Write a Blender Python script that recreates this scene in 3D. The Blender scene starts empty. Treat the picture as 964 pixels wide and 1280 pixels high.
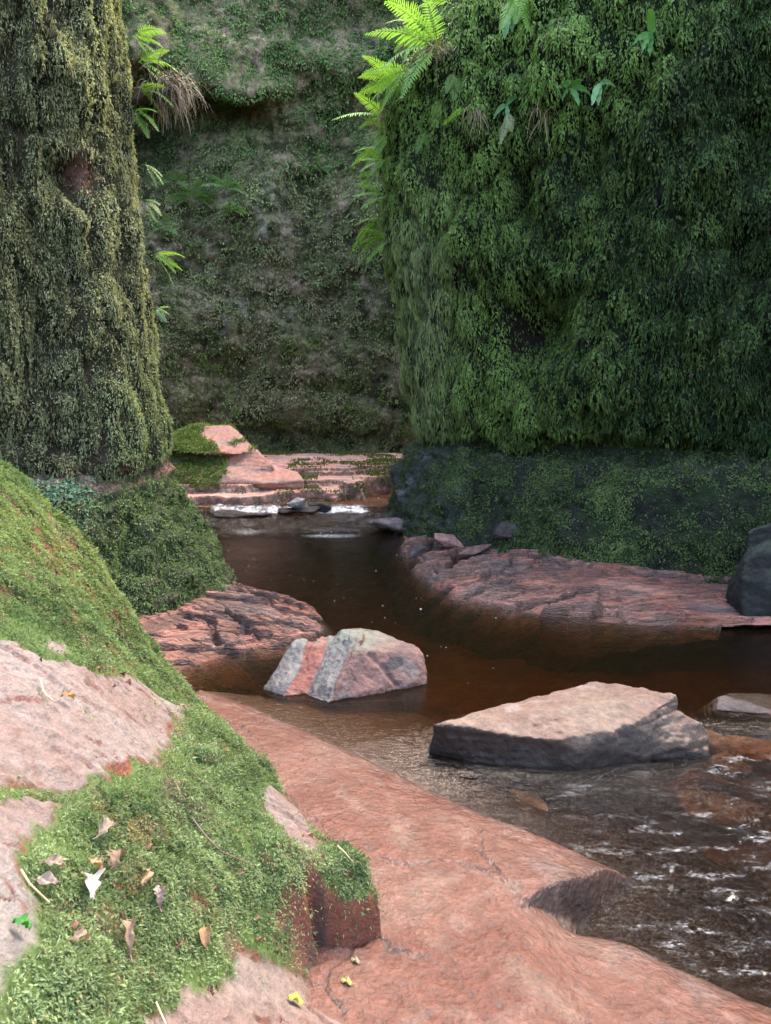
import bpy, bmesh, math, random
import numpy as np
from mathutils import Vector, Matrix

rng = np.random.default_rng(11)
random.seed(5)
sc = bpy.context.scene
COL = sc.collection

# ------------------------------------------------------------------ camera model
F = 962.0
CX, CY = 482.0, 640.0
CAMH = 1.9
TH = math.atan((640 - 480) / F)
SN, CS = math.sin(TH), math.cos(TH)


def ray(px, py):
    u = (px - CX) / F
    v = (CY - py) / F
    return np.array([u, CS + v * SN, -SN + v * CS])


def at(px, py, Y=None, z=None):
    d = ray(px, py)
    t = Y / d[1] if Y is not None else (z - CAMH) / d[2]
    return np.array([0, 0, CAMH]) + d * t


def proj(P):
    P = np.asarray(P, dtype=np.float64)
    x, y, z = P[..., 0], P[..., 1], P[..., 2] - CAMH
    dep = y * CS - z * SN
    up = y * SN + z * CS
    dep = np.where(np.abs(dep) < 1e-4, 1e-4, dep)
    return CX + F * x / dep, CY - F * up / dep, dep


# ------------------------------------------------------------------ noise
def _h(ix, iy, iz, seed):
    h = (ix.astype(np.uint32) * np.uint32(374761393) + iy.astype(np.uint32) * np.uint32(668265263)
         + iz.astype(np.uint32) * np.uint32(2147483647) + np.uint32(seed * 974711 + 12345))
    h = (h ^ (h >> np.uint32(13))) * np.uint32(1274126177)
    h = (h ^ (h >> np.uint32(16))) * np.uint32(2246822519)
    return h ^ (h >> np.uint32(15))


def perlin(x, y, z, seed=0):
    x = np.asarray(x, np.float32); y = np.asarray(y, np.float32); z = np.asarray(z, np.float32)
    x, y, z = np.broadcast_arrays(x, y, z)
    fx, fy, fz = np.floor(x), np.floor(y), np.floor(z)
    ix, iy, iz = fx.astype(np.int32), fy.astype(np.int32), fz.astype(np.int32)
    fx, fy, fz = x - fx, y - fy, z - fz
    s = lambda t: t * t * t * (t * (t * 6 - 15) + 10)
    ux, uy, uz = s(fx), s(fy), s(fz)
    out = 0.0
    for dx in (0, 1):
        wx = ux if dx else 1 - ux
        for dy in (0, 1):
            wy = uy if dy else 1 - uy
            for dz in (0, 1):
                wz = uz if dz else 1 - uz
                h = _h(ix + dx, iy + dy, iz + dz, seed)
                gx = (h & np.uint32(1023)).astype(np.float32) / 511.5 - 1
                gy = ((h >> np.uint32(10)) & np.uint32(1023)).astype(np.float32) / 511.5 - 1
                gz = ((h >> np.uint32(20)) & np.uint32(1023)).astype(np.float32) / 511.5 - 1
                out = out + wx * wy * wz * (gx * (fx - dx) + gy * (fy - dy) + gz * (fz - dz))
    return out * 1.3


def fbm(P, f=1.0, o=4, seed=0, st=(1, 1, 1), gain=.5, ridged=False):
    a, tot, out = 1.0, 0.0, 0.0
    for k in range(o):
        q = f * (2.03 ** k)
        n = perlin(P[..., 0] * q * st[0] + 13.7 * k, P[..., 1] * q * st[1] - 7.1 * k, P[..., 2] * q * st[2] + 3.3 * k, seed + k)
        if ridged:
            n = 1 - 2 * np.abs(n) * 1.6
        out = out + a * n
        tot += a
        a *= gain
    return out / tot


def worley(x, y, seed=0):
    """2-D cells: distance gap to the nearest border (F2-F1) and a random number per cell"""
    ix, iy = np.floor(x).astype(np.int32), np.floor(y).astype(np.int32)
    f1 = np.full(x.shape, 9.0); f2 = np.full(x.shape, 9.0); idv = np.zeros(x.shape)
    for a in (-1, 0, 1):
        for b in (-1, 0, 1):
            h = _h(ix + a, iy + b, ix * 0, seed)
            qx = ix + a + (h & np.uint32(1023)) / 1023.0; qy = iy + b + ((h >> np.uint32(10)) & np.uint32(1023)) / 1023.0
            d = np.hypot(qx - x, qy - y); v = ((h >> np.uint32(20)) & np.uint32(1023)) / 1023.0
            near = d < f1
            f2 = np.where(near, f1, np.minimum(f2, d)); idv = np.where(near, v, idv); f1 = np.where(near, d, f1)
    return f2 - f1, idv


def sstep(a, b, x):
    t = np.clip((x - a) / (b - a), 0, 1)
    return t * t * (3 - 2 * t)


def mix(a, b, t):
    t = np.asarray(t)[..., None]
    return np.asarray(a) * (1 - t) + np.asarray(b) * t


# ------------------------------------------------------------------ object helpers
def tag(o, label=None, cat=None, group=None, kind=None):
    if label: o['label'] = label
    if cat: o['category'] = cat
    if group: o['group'] = group
    if kind: o['kind'] = kind
    return o


def empty(name, loc=(0, 0, 0)):
    o = bpy.data.objects.new(name, None)
    o.empty_display_size = .1
    o.location = loc
    COL.objects.link(o)
    return o


def link(name, me, mat=None, parent=None):
    o = bpy.data.objects.new(name, me)
    COL.objects.link(o)
    if mat: me.materials.append(mat)
    if parent is not None:
        o.parent = parent
        o.matrix_parent_inverse = Matrix.Translation(parent.location).inverted()
    return o


def raw_mesh(name, V, faces, k, col=None, smooth=True):
    """V (n,3); faces (m,k) indices."""
    V = np.ascontiguousarray(V, np.float32).reshape(-1, 3)
    faces = np.ascontiguousarray(faces, np.int32).reshape(-1, k)
    me = bpy.data.meshes.new(name)
    me.vertices.add(len(V)); me.vertices.foreach_set('co', V.ravel())
    me.loops.add(faces.size); me.loops.foreach_set('vertex_index', faces.ravel())
    me.polygons.add(len(faces))
    me.polygons.foreach_set('loop_start', np.arange(len(faces), dtype=np.int32) * k)
    me.polygons.foreach_set('use_smooth', np.full(len(faces), smooth, dtype=bool))
    me.update(calc_edges=True)
    if col is not None:
        setcol(me, col)
    return me


def setcol(me, col):
    col = np.asarray(col, np.float32).reshape(len(me.vertices), -1)
    if col.shape[1] == 3:
        col = np.concatenate([col, np.ones((len(col), 1), np.float32)], 1)
    a = me.color_attributes.new('Col', 'FLOAT_COLOR', 'POINT')
    a.data.foreach_set('color', np.ascontiguousarray(np.clip(col, 0, 1), np.float32).ravel())


def gnormals(P):
    du = np.gradient(P, axis=0); dv = np.gradient(P, axis=1)
    n = np.cross(du, dv)
    return n / (np.linalg.norm(n, axis=-1, keepdims=True) + 1e-9)


def grid_faces(nu, nv, flip=False):
    i = np.arange(nu * nv).reshape(nu, nv)
    f = np.stack([i[:-1, :-1], i[1:, :-1], i[1:, 1:], i[:-1, 1:]], -1).reshape(-1, 4)
    return f[:, ::-1] if flip else f


def grid_obj(name, P, mat, col, parent=None, flip=False):
    nu, nv = P.shape[:2]
    me = raw_mesh(name, P.reshape(-1, 3), grid_faces(nu, nv, flip), 4, col.reshape(nu * nv, -1))
    return link(name, me, mat, parent)


def find(P, px, py, sl=None):
    """the grid point of P that stands nearest the line through (px, py), nearest first"""
    x, y, d = proj(P)
    e = (x - px) ** 2 + (y - py) ** 2
    e = np.where(d < .3, 1e9, e)
    m = e.min()
    cand = np.where(e <= max(m * 1.5, 30), d, 1e9)
    return np.unravel_index(np.argmin(cand), cand.shape)


def scatter(P, N, n, w, cull=-.35, margin=160):
    a = np.linalg.norm(np.cross(P[1:, :-1] - P[:-1, :-1], P[:-1, 1:] - P[:-1, :-1]), axis=-1)
    wc = np.clip(w[:-1, :-1], 0, None) * a
    px, py, d = proj(P[:-1, :-1])
    wc = wc * ((px > -margin) & (px < 964 + margin) & (py > -margin * 1.5) & (py < 1280 + margin) & (d > .3))
    view = np.array([0, 0, CAMH]) - P[:-1, :-1]
    view /= np.linalg.norm(view, axis=-1, keepdims=True)
    wc = wc * ((view * N[:-1, :-1]).sum(-1) > cull)
    c = np.cumsum(wc.ravel())
    idx = np.searchsorted(c, rng.random(n) * c[-1])
    idx = np.clip(idx, 0, c.size - 1)
    i, j = np.unravel_index(idx, wc.shape)
    u = rng.random(n)[:, None]; v = rng.random(n)[:, None]
    q = P[i, j] * (1 - u) * (1 - v) + P[i + 1, j] * u * (1 - v) + P[i, j + 1] * (1 - u) * v + P[i + 1, j + 1] * u * v
    nn = N[i, j]
    return q, nn, i, j


def unit(a):
    return a / (np.linalg.norm(a, axis=-1, keepdims=True) + 1e-9)


def leaf_mesh(name, pos, nrm, d, L, W, col, mat, parent=None, fold=.25, tipcol=1.15, curl=.0):
    """many small folded leaves, one mesh; d direction of each leaf"""
    n = len(pos)
    d = unit(d)
    side = unit(np.cross(d, nrm + rng.normal(0, .25, (n, 3))))
    up = unit(np.cross(side, d))
    L = np.broadcast_to(np.asarray(L, float), (n,))[:, None]; W = np.broadcast_to(np.asarray(W, float), (n,))[:, None]
    m = pos + d * L * .48 + up * L * curl
    V = np.stack([pos, m + side * W * .5 + up * W * fold, pos + d * L - up * L * curl * .5, m - side * W * .5 + up * W * fold], 1)
    b = np.arange(n)[:, None] * 4
    Fc = np.concatenate([b + np.array([[0, 1, 2]]), b + np.array([[0, 2, 3]])], 1).reshape(-1, 3)
    c = np.repeat(col[:, None, :], 4, 1)
    c[:, 0] *= .75
    c[:, 2] *= tipcol
    me = raw_mesh(name, V, Fc, 3, c.reshape(-1, c.shape[-1]), smooth=False)
    return link(name, me, mat, parent)


# ------------------------------------------------------------------ materials
def nd(nt, t, **kw):
    n = nt.nodes.new(t)
    for k, v in kw.items():
        if k in n.inputs: n.inputs[k].default_value = v
        else: setattr(n, k, v)
    return n


def new_mat(name):
    m = bpy.data.materials.new(name); m.use_nodes = True
    nt = m.node_tree; nt.nodes.clear()
    out = nt.nodes.new('ShaderNodeOutputMaterial')
    return m, nt, out


def rock_mat(name, scale=30, bump=.02, rough_dry=.85, rough_wet=.22, speck=.35, stretch=(1, 1, 1), spec=.5):
    m, nt, out = new_mat(name)
    L = nt.links.new
    at_ = nd(nt, 'ShaderNodeAttribute', attribute_name='Col')
    co = nd(nt, 'ShaderNodeTexCoord')
    mp = nd(nt, 'ShaderNodeMapping'); mp.inputs['Scale'].default_value = stretch
    L(co.outputs['Object'], mp.inputs['Vector'])
    n1 = nd(nt, 'ShaderNodeTexNoise', Scale=scale, Detail=8, Roughness=.65)
    n2 = nd(nt, 'ShaderNodeTexNoise', Scale=scale * 4.3, Detail=5, Roughness=.6)
    n3 = nd(nt, 'ShaderNodeTexVoronoi', Scale=scale * 2.2)
    for n in (n1, n2, n3): L(mp.outputs['Vector'], n.inputs['Vector'])
    r1 = nd(nt, 'ShaderNodeMapRange'); r1.inputs['From Min'].default_value = .3; r1.inputs['From Max'].default_value = .7
    r1.inputs['To Min'].default_value = 1 - speck; r1.inputs['To Max'].default_value = 1 + speck
    L(n1.outputs['Fac'], r1.inputs['Value'])
    r2 = nd(nt, 'ShaderNodeMapRange'); r2.inputs['From Min'].default_value = .3; r2.inputs['From Max'].default_value = .7
    r2.inputs['To Min'].default_value = 1 - speck * .6; r2.inputs['To Max'].default_value = 1 + speck * .6
    L(n2.outputs['Fac'], r2.inputs['Value'])
    mu = nd(nt, 'ShaderNodeMath', operation='MULTIPLY'); L(r1.outputs[0], mu.inputs[0]); L(r2.outputs[0], mu.inputs[1])
    vm = nd(nt, 'ShaderNodeVectorMath', operation='SCALE'); L(at_.outputs['Color'], vm.inputs[0]); L(mu.outputs[0], vm.inputs['Scale'])
    bs = nd(nt, 'ShaderNodeBsdfPrincipled'); bs.inputs['Specular IOR Level'].default_value = spec
    L(vm.outputs[0], bs.inputs['Base Color'])
    # wetness (alpha of the attribute) broken up by noise
    rr = nd(nt, 'ShaderNodeMapRange'); rr.inputs['To Min'].default_value = rough_dry; rr.inputs['To Max'].default_value = rough_wet
    wm = nd(nt, 'ShaderNodeMath', operation='MULTIPLY_ADD'); L(n1.outputs['Fac'], wm.inputs[0]); wm.inputs[1].default_value = 1.2
    wa = nd(nt, 'ShaderNodeMath', operation='MULTIPLY'); L(at_.outputs['Alpha'], wa.inputs[0]); wa.inputs[1].default_value = 1.6
    wm.inputs[2].default_value = -.95
    ws = nd(nt, 'ShaderNodeMath', operation='ADD', use_clamp=True); L(wm.outputs[0], ws.inputs[0]); L(wa.outputs[0], ws.inputs[1])
    L(ws.outputs[0], rr.inputs['Value']); L(rr.outputs[0], bs.inputs['Roughness'])
    hs = nd(nt, 'ShaderNodeMath', operation='MULTIPLY_ADD'); L(n2.outputs['Fac'], hs.inputs[0]); hs.inputs[1].default_value = .35; L(n1.outputs['Fac'], hs.inputs[2])
    hv = nd(nt, 'ShaderNodeMath', operation='MULTIPLY_ADD'); L(n3.outputs['Distance'], hv.inputs[0]); hv.inputs[1].default_value = .25; L(hs.outputs[0], hv.inputs[2])
    bp = nd(nt, 'ShaderNodeBump', Strength=1.0, Distance=bump); L(hv.outputs[0], bp.inputs['Height'])
    L(bp.outputs[0], bs.inputs['Normal'])
    L(bs.outputs[0], out.inputs['Surface'])
    return m


def leaf_mat(name, rough=.55, trans=.3, spec=.35):
    m, nt, out = new_mat(name)
    L = nt.links.new
    at_ = nd(nt, 'ShaderNodeAttribute', attribute_name='Col')
    bs = nd(nt, 'ShaderNodeBsdfPrincipled', Roughness=rough); bs.inputs['Specular IOR Level'].default_value = spec
    L(at_.outputs['Color'], bs.inputs['Base Color'])
    tr = nd(nt, 'ShaderNodeBsdfTranslucent')
    g = nd(nt, 'ShaderNodeVectorMath', operation='MULTIPLY'); g.inputs[1].default_value = (1.25, 1.3, .6)
    L(at_.outputs['Color'], g.inputs[0]); L(g.outputs[0], tr.inputs['Color'])
    mx = nd(nt, 'ShaderNodeMixShader', Fac=trans)
    L(bs.outputs[0], mx.inputs[1]); L(tr.outputs[0], mx.inputs[2]); L(mx.outputs[0], out.inputs['Surface'])
    return m


def water_mat():
    m, nt, out = new_mat('water')
    L = nt.links.new
    co = nd(nt, 'ShaderNodeTexCoord')
    at_ = nd(nt, 'ShaderNodeAttribute', attribute_name='Col')
    sep = nd(nt, 'ShaderNodeSeparateColor'); L(at_.outputs['Color'], sep.inputs[0])
    mp = nd(nt, 'ShaderNodeMapping'); mp.inputs['Scale'].default_value = (1, 1.9, 1); mp.inputs['Rotation'].default_value = (0, 0, .25)
    L(co.outputs['Object'], mp.inputs['Vector'])
    n1 = nd(nt, 'ShaderNodeTexNoise', Scale=11, Detail=4, Roughness=.6, Distortion=.6)
    n2 = nd(nt, 'ShaderNodeTexNoise', Scale=34, Detail=4, Roughness=.65, Distortion=.8)
    L(mp.outputs[0], n1.inputs['Vector']); L(mp.outputs[0], n2.inputs['Vector'])
    ad = nd(nt, 'ShaderNodeMath', operation='MULTIPLY_ADD'); L(n2.outputs['Fac'], ad.inputs[0]); ad.inputs[1].default_value = .45; L(n1.outputs['Fac'], ad.inputs[2])
    dm = nd(nt, 'ShaderNodeMapRange'); dm.inputs['To Min'].default_value = .003; dm.inputs['To Max'].default_value = .13
    L(sep.outputs[0], dm.inputs['Value'])
    bp = nd(nt, 'ShaderNodeBump', Strength=1.0); L(ad.outputs[0], bp.inputs['Height']); L(dm.outputs[0], bp.inputs['Distance'])
    fr = nd(nt, 'ShaderNodeFresnel', IOR=1.55); L(bp.outputs[0], fr.inputs['Normal'])
    gl = nd(nt, 'ShaderNodeBsdfGlossy', Roughness=.07); L(bp.outputs[0], gl.inputs['Normal'])
    tp = nd(nt, 'ShaderNodeBsdfTransparent')
    mx = nd(nt, 'ShaderNodeMixShader'); L(fr.outputs[0], mx.inputs[0]); L(tp.outputs[0], mx.inputs[1]); L(gl.outputs[0], mx.inputs[2])
    mk = nd(nt, 'ShaderNodeBsdfDiffuse'); mk.inputs['Color'].default_value = (.15, .085, .038, 1)
    tm = nd(nt, 'ShaderNodeMixShader', Fac=.03); L(tp.outputs[0], tm.inputs[1]); L(mk.outputs[0], tm.inputs[2]); L(tm.outputs[0], mx.inputs[1])
    # foam, and glint streaks painted in as white filaments
    nf = nd(nt, 'ShaderNodeTexNoise', Scale=26, Detail=6, Roughness=.75); L(mp.outputs[0], nf.inputs['Vector'])
    fa = nd(nt, 'ShaderNodeMath', operation='ADD'); L(nf.outputs['Fac'], fa.inputs[0]); L(sep.outputs[1], fa.inputs[1])
    fm = nd(nt, 'ShaderNodeMapRange'); fm.inputs['From Min'].default_value = 1.0; fm.inputs['From Max'].default_value = 1.15
    L(fa.outputs[0], fm.inputs['Value'])
    fg = nd(nt, 'ShaderNodeMath', operation='MULTIPLY', use_clamp=True); L(sep.outputs[1], fg.inputs[0]); fg.inputs[1].default_value = 6.0
    fk = nd(nt, 'ShaderNodeMath', operation='MULTIPLY'); L(fm.outputs[0], fk.inputs[0]); L(fg.outputs[0], fk.inputs[1]); fm = fk
    df = nd(nt, 'ShaderNodeBsdfDiffuse'); df.inputs['Color'].default_value = (.78, .82, .85, 1)
    mr = nd(nt, 'ShaderNodeMapping'); mr.inputs['Scale'].default_value = (.55, 1.9, 1); mr.inputs['Rotation'].default_value = (0, 0, .55)
    L(co.outputs['Object'], mr.inputs['Vector'])
    ns = nd(nt, 'ShaderNodeTexNoise', Scale=27, Detail=6, Roughness=.68, Distortion=.7); L(mr.outputs[0], ns.inputs['Vector'])  # thin white lines: sky glints on the riffle put in as colour
    s1 = nd(nt, 'ShaderNodeMath', operation='SUBTRACT'); L(ns.outputs['Fac'], s1.inputs[0]); s1.inputs[1].default_value = .5
    s2 = nd(nt, 'ShaderNodeMath', operation='ABSOLUTE'); L(s1.outputs[0], s2.inputs[0])
    s3 = nd(nt, 'ShaderNodeMapRange'); s3.inputs['From Min'].default_value = .024; s3.inputs['From Max'].default_value = .0; L(s2.outputs[0], s3.inputs['Value'])
    nb = nd(nt, 'ShaderNodeTexNoise', Scale=7, Detail=6, Roughness=.7); L(mr.outputs[0], nb.inputs['Vector'])
    s4 = nd(nt, 'ShaderNodeMapRange'); s4.inputs['From Min'].default_value = .53; s4.inputs['From Max'].default_value = .66; L(nb.outputs['Fac'], s4.inputs['Value'])
    s5 = nd(nt, 'ShaderNodeMath', operation='MULTIPLY'); L(s3.outputs[0], s5.inputs[0]); L(s4.outputs[0], s5.inputs[1])
    s6 = nd(nt, 'ShaderNodeMath', operation='MULTIPLY'); L(s5.outputs[0], s6.inputs[0]); L(sep.outputs[2], s6.inputs[1])
    s7 = nd(nt, 'ShaderNodeMath', operation='MAXIMUM', use_clamp=True); L(s6.outputs[0], s7.inputs[0]); L(fm.outputs[0], s7.inputs[1]); fm = s7
    m2 = nd(nt, 'ShaderNodeMixShader'); L(fm.outputs[0], m2.inputs[0]); L(mx.outputs[0], m2.inputs[1]); L(df.outputs[0], m2.inputs[2])
    L(m2.outputs[0], out.inputs['Surface'])
    va = nd(nt, 'ShaderNodeVolumeAbsorption', Density=9.5); va.inputs['Color'].default_value = (.76, .645, .42, 1)
    L(va.outputs[0], out.inputs['Volume'])
    return m


def plain_mat(name, c, rough=.7):
    m, nt, out = new_mat(name)
    L = nt.links.new
    co = nd(nt, 'ShaderNodeTexCoord')
    n = nd(nt, 'ShaderNodeTexNoise', Scale=60, Detail=5); L(co.outputs['Object'], n.inputs['Vector'])
    r = nd(nt, 'ShaderNodeMapRange'); r.inputs['To Min'].default_value = .5; r.inputs['To Max'].default_value = 1.5; L(n.outputs['Fac'], r.inputs['Value'])
    v = nd(nt, 'ShaderNodeVectorMath', operation='SCALE'); v.inputs[0].default_value = c; L(r.outputs[0], v.inputs['Scale'])
    bs = nd(nt, 'ShaderNodeBsdfPrincipled', Roughness=rough); L(v.outputs[0], bs.inputs['Base Color'])
    L(bs.outputs[0], out.inputs['Surface'])
    return m


M_ROCK = rock_mat('sandstone', 14, .016, rough_dry=.95, rough_wet=.3, speck=.26, spec=.2)
M_LAYER = rock_mat('layered_sandstone', 15, .05, .6, .2, .6, (.45, 2.2, 2.2), spec=.35)
M_WETROCK = rock_mat('wet_sandstone', 26, .022, .6, .2, .4, (1, 1, 2.5), spec=.28)
M_BASE = rock_mat('mossy_wet_rock', 26, .03, .8, .35, .5, (1, 1, 2.5), spec=.14)
M_SHELF = rock_mat('smooth_wet_sandstone', 18, .02, .5, .11, .34, spec=.42)
M_CLIFF = rock_mat('mossy_rock', 16, .05, .95, .6, .5, spec=.15)
M_BANK = rock_mat('bank_rock', 34, .012, .9, .5, .28, spec=.25)
M_LEAF = leaf_mat('moss_leaf', .45, .22, .16)
M_MOSS = leaf_mat('soft_moss', .9, .30, .05)
M_FERN = leaf_mat('fern_leaf', .5, .4, .3)
M_DRY = leaf_mat('dry_leaf', .7, .15, .25)
M_WATER = water_mat()
M_ROOT = plain_mat('root_bark', (.09, .06, .045))
M_FOAM = plain_mat('foam_white', (.42, .42, .40), .5)

PINK = np.array([.29, .145, .115]); RED = np.array([.26, .095, .064]); GREY = np.array([.20, .185, .185])
DARK = np.array([.045, .036, .036]); BUFF = np.array([.42, .31, .24])


# ------------------------------------------------------------------ plane geometry helpers
def sdist(X, Y, poly):
    """signed distance to a closed polygon, positive inside"""
    poly = np.asarray(poly)[:, :2]
    d = np.full(X.shape, 1e9); ins = np.zeros(X.shape, bool)
    n = len(poly)
    for k in range(n):
        a, b = poly[k], poly[(k + 1) % n]
        e = b - a
        t = np.clip(((X - a[0]) * e[0] + (Y - a[1]) * e[1]) / (e @ e + 1e-12), 0, 1)
        d = np.minimum(d, (X - a[0] - t * e[0]) ** 2 + (Y - a[1] - t * e[1]) ** 2)
        c = ((a[1] > Y) != (b[1] > Y)) & (X < (b[0] - a[0]) * (Y - a[1]) / (b[1] - a[1] + 1e-12) + a[0])
        ins ^= c
    d = np.sqrt(d)
    return np.where(ins, d, -d)


def dline(X, Y, pts):
    d = np.full(X.shape, 1e9)
    for a, b in zip(pts[:-1], pts[1:]):
        a = np.asarray(a)[:2]; b = np.asarray(b)[:2]; e = b - a
        t = np.clip(((X - a[0]) * e[0] + (Y - a[1]) * e[1]) / (e @ e + 1e-12), 0, 1)
        d = np.minimum(d, (X - a[0] - t * e[0]) ** 2 + (Y - a[1] - t * e[1]) ** 2)
    return np.sqrt(d)


def smooth_poly(pts, n=6):
    pts = np.asarray(pts, float); m = len(pts); out = []
    for k in range(m):
        p0, p1, p2, p3 = pts[(k - 1) % m], pts[k], pts[(k + 1) % m], pts[(k + 2) % m]
        for t in np.arange(n) / n:
            out.append(.5 * ((2 * p1) + (p2 - p0) * t + (2 * p0 - 5 * p1 + 4 * p2 - p3) * t * t + (3 * p1 - p0 - 3 * p2 + p3) * t ** 3))
    return np.array(out)


def spline(pts, step):
    pts = np.asarray(pts, float)
    q = np.vstack([2 * pts[0] - pts[1], pts, 2 * pts[-1] - pts[-2]]); out = []
    for k in range(1, len(q) - 2):
        p0, p1, p2, p3 = q[k - 1:k + 3]
        for t in np.arange(40) / 40:
            out.append(.5 * ((2 * p1) + (p2 - p0) * t + (2 * p0 - 5 * p1 + 4 * p2 - p3) * t * t + (3 * p1 - p0 - 3 * p2 + p3) * t ** 3))
    out.append(pts[-1]); out = np.array(out)
    s = np.concatenate([[0], np.cumsum(np.linalg.norm(np.diff(out, axis=0), axis=1))])
    k = int(s[-1] / step)
    ss = np.linspace(0, s[-1], k)
    return np.stack([np.interp(ss, s, out[:, 0]), np.interp(ss, s, out[:, 1])], 1), ss


def tps(ctrl, vals):
    ctrl = np.asarray(ctrl, float); n = len(ctrl)
    U = lambda r2: np.where(r2 < 1e-12, 0, r2 * np.log(r2 + 1e-12))
    K = U(((ctrl[:, None] - ctrl[None]) ** 2).sum(-1)) + np.eye(n) * 2e-3
    Pm = np.hstack([np.ones((n, 1)), ctrl])
    A = np.block([[K, Pm], [Pm.T, np.zeros((3, 3))]])
    w = np.linalg.solve(A, np.concatenate([vals, np.zeros(3)]))

    def f(X, Y):
        r = w[n] + w[n + 1] * X + w[n + 2] * Y
        for k in range(n):
            r = r + w[k] * U((X - ctrl[k, 0]) ** 2 + (Y - ctrl[k, 1]) ** 2)
        return r
    return f


def xy(X, Y, Z=0.0):
    return np.stack([X, Y, np.broadcast_to(Z, X.shape)], -1)


# ==================================================================  STREAMBED
gx = np.linspace(-9, 10, 320); gy = np.linspace(-5, 18, 380)
X, Y = np.meshgrid(gx, gy, indexing='ij')
P0 = xy(X, Y)
Z = -.34 + .10 * fbm(P0, 1.3, 4, 3) + .05 * fbm(P0, 5, 3, 4)
Z = Z + .22 * sstep(10.4, 11.6, Y)
# shallows on the left by the bank, and on the right below the slab boulder
shal = np.exp(-(((X + .75) / .55) ** 2 + ((Y - 4.3) / .7) ** 2)) * .22 + np.exp(-(((X - 2.1) / .9) ** 2 + ((Y - 3.2) / .7) ** 2)) * .17
Z = Z + shal
c = mix(np.array([.24, .12, .06]), BUFF * .6, sstep(-.1, .4, fbm(P0, 2.2, 4, 9)))
c = mix(c, DARK * 1.6, sstep(.05, .35, fbm(P0, 3.1, 4, 12)) * .7)
P = xy(X, Y, Z)
bed = grid_obj('streambed', P, M_ROCK, np.concatenate([c, np.full(c.shape[:2] + (1,), .2)], -1))
tag(bed, 'red brown rocky bed under the stream water', 'streambed', kind='structure')

# ==================================================================  FOREGROUND SHELF
Zs = 0.0
shelf_poly = [at(255, 866, z=0), at(330, 893, z=0), at(400, 925, z=0), at(480, 962, z=0), at(560, 1003, z=0), at(640, 1035, z=0),
              at(720, 1068, z=0), at(772, 1092, z=0), at(742, 1120, z=0), at(712, 1172, z=0), at(780, 1182, z=0), at(850, 1212, z=0), at(915, 1246, z=0), at(990, 1275, z=0),
              np.array([1.7, 1.5, 0]), np.array([2.0, -.5, 0]), np.array([2.2, -4, 0]), np.array([-4, -4, 0]), np.array([-3, 2, 0]), np.array([-1.9, 4.3, 0]), np.array([-1.35, 4.25, 0])]
shelf_poly = np.array(shelf_poly)
# the upper, nearer-to-the-water layer ends in a broken edge
face_top = [at(540, 1230, z=.17), at(625, 1161, z=.15), at(660, 1128, z=.17), at(697, 1102, z=.18), at(735, 1097, z=.14), at(768, 1091, z=.06), at(800, 1085, z=0)]
gx = np.concatenate([np.linspace(-2.6, -1.2, 60, endpoint=False), np.linspace(-1.2, 1.75, 420), np.linspace(1.76, 2.6, 40)])
gy = np.concatenate([np.linspace(-3, 1.4, 120, endpoint=False), np.linspace(1.4, 4.6, 440)])
X, Y = np.meshgrid(gx, gy, indexing='ij')
P0 = xy(X, Y)
wob = .035 * fbm(P0, 3.5, 4, 21) + .012 * fbm(P0, 18, 2, 25)
sd = sdist(X, Y, shelf_poly) + wob
up_poly = np.vstack([shelf_poly[:8], [at(830, 1120, z=0), at(930, 1200, z=0), at(1000, 1275, z=0)], shelf_poly[14:]])
su = sdist(X, Y, up_poly) + wob
Z = np.where(su > 0, .19 * (1 - np.exp(-np.clip(su, 0, 9) / .2)) + .03 * np.clip(su, 0, 1.5), (.18 + .14 * sstep(.2, .9, X)) * su)
ZZ_ = np.where(sd > 0, .17 * (1 - np.exp(-np.clip(sd, 0, 9) / .28)) + .03 * np.clip(sd, 0, 1.5), .42 * sd)
Z = np.where(su < -.9, -.38 + (su + .9) * .1, Z)
# lower layer, toward the camera from the broken face: side test against the face line
fl = np.array(face_top)[:, :2]
lowpoly = np.array([fl[1], fl[2], fl[3], fl[4], fl[5], fl[6], [2.6, 2.6], [2.6, 0], [.6, 0.2], [.25, 1.6]])
low = sdist(X, Y, lowpoly) + .018 * fbm(P0, 9, 3, 31) + .007 * fbm(P0, 40, 2, 33)
dcorner = np.hypot(X - fl[1][0], Y - fl[1][1])
ramp = sstep(.0, .022, low)
drop = .16 * sstep(.02, .4, dcorner) + .0
# drop is shallow along the continuous part of the slab (near and left of the first corner)
lx = np.clip((X - fl[1][0]) / (fl[4][0] - fl[1][0]), 0, 1)
Z2 = np.where(sd > 0, .01 + .15 * (1 - np.exp(-np.clip(sd, 0, 9) / .22)), .4 * sd)
bl = sstep(.0, .85, lx)
Z = Z * (1 - ramp) + ramp * np.minimum(Z, Z * (1 - bl) + bl * Z2)
# near the broken corner the shelf has plunging outer flank
Z = Z + .018 * fbm(P0, 1.6, 3, 41) * sstep(-.05, .3, sd)
flow = fbm(np.stack([X * .9 + Y * .55, Y * .9 - X * .55, X * 0], -1), 3.0, 4, 43, st=(1.7, .9, 1))
Z = Z + .006 * flow + .003 * fbm(P0, 26, 3, 44)
pits = sstep(.28, .45, fbm(P0, 24, 2, 46)) * .007
Z = Z - pits
g_, id_ = worley((X * .8 + .5 * Y + .22 * fbm(P0, 2.2, 4, 52)) / .42, (Y * .8 - .5 * X + .22 * fbm(P0, 2.4, 4, 53)) / .95, 54)
ck = sstep(.03, .0, g_) * sstep(-.12, .15, fbm(P0, 1.7, 3, 55)) * sstep(.05, .2, sd)
Z = Z - .014 * ck + (id_ - .5) * .012 * sstep(.1, .4, sd)
bed_ = fbm(np.stack([X * .35 + Y * .2, (Y * .85 - X * .5) * 3.2, X * 0], -1), 3.5, 4, 56)
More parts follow.
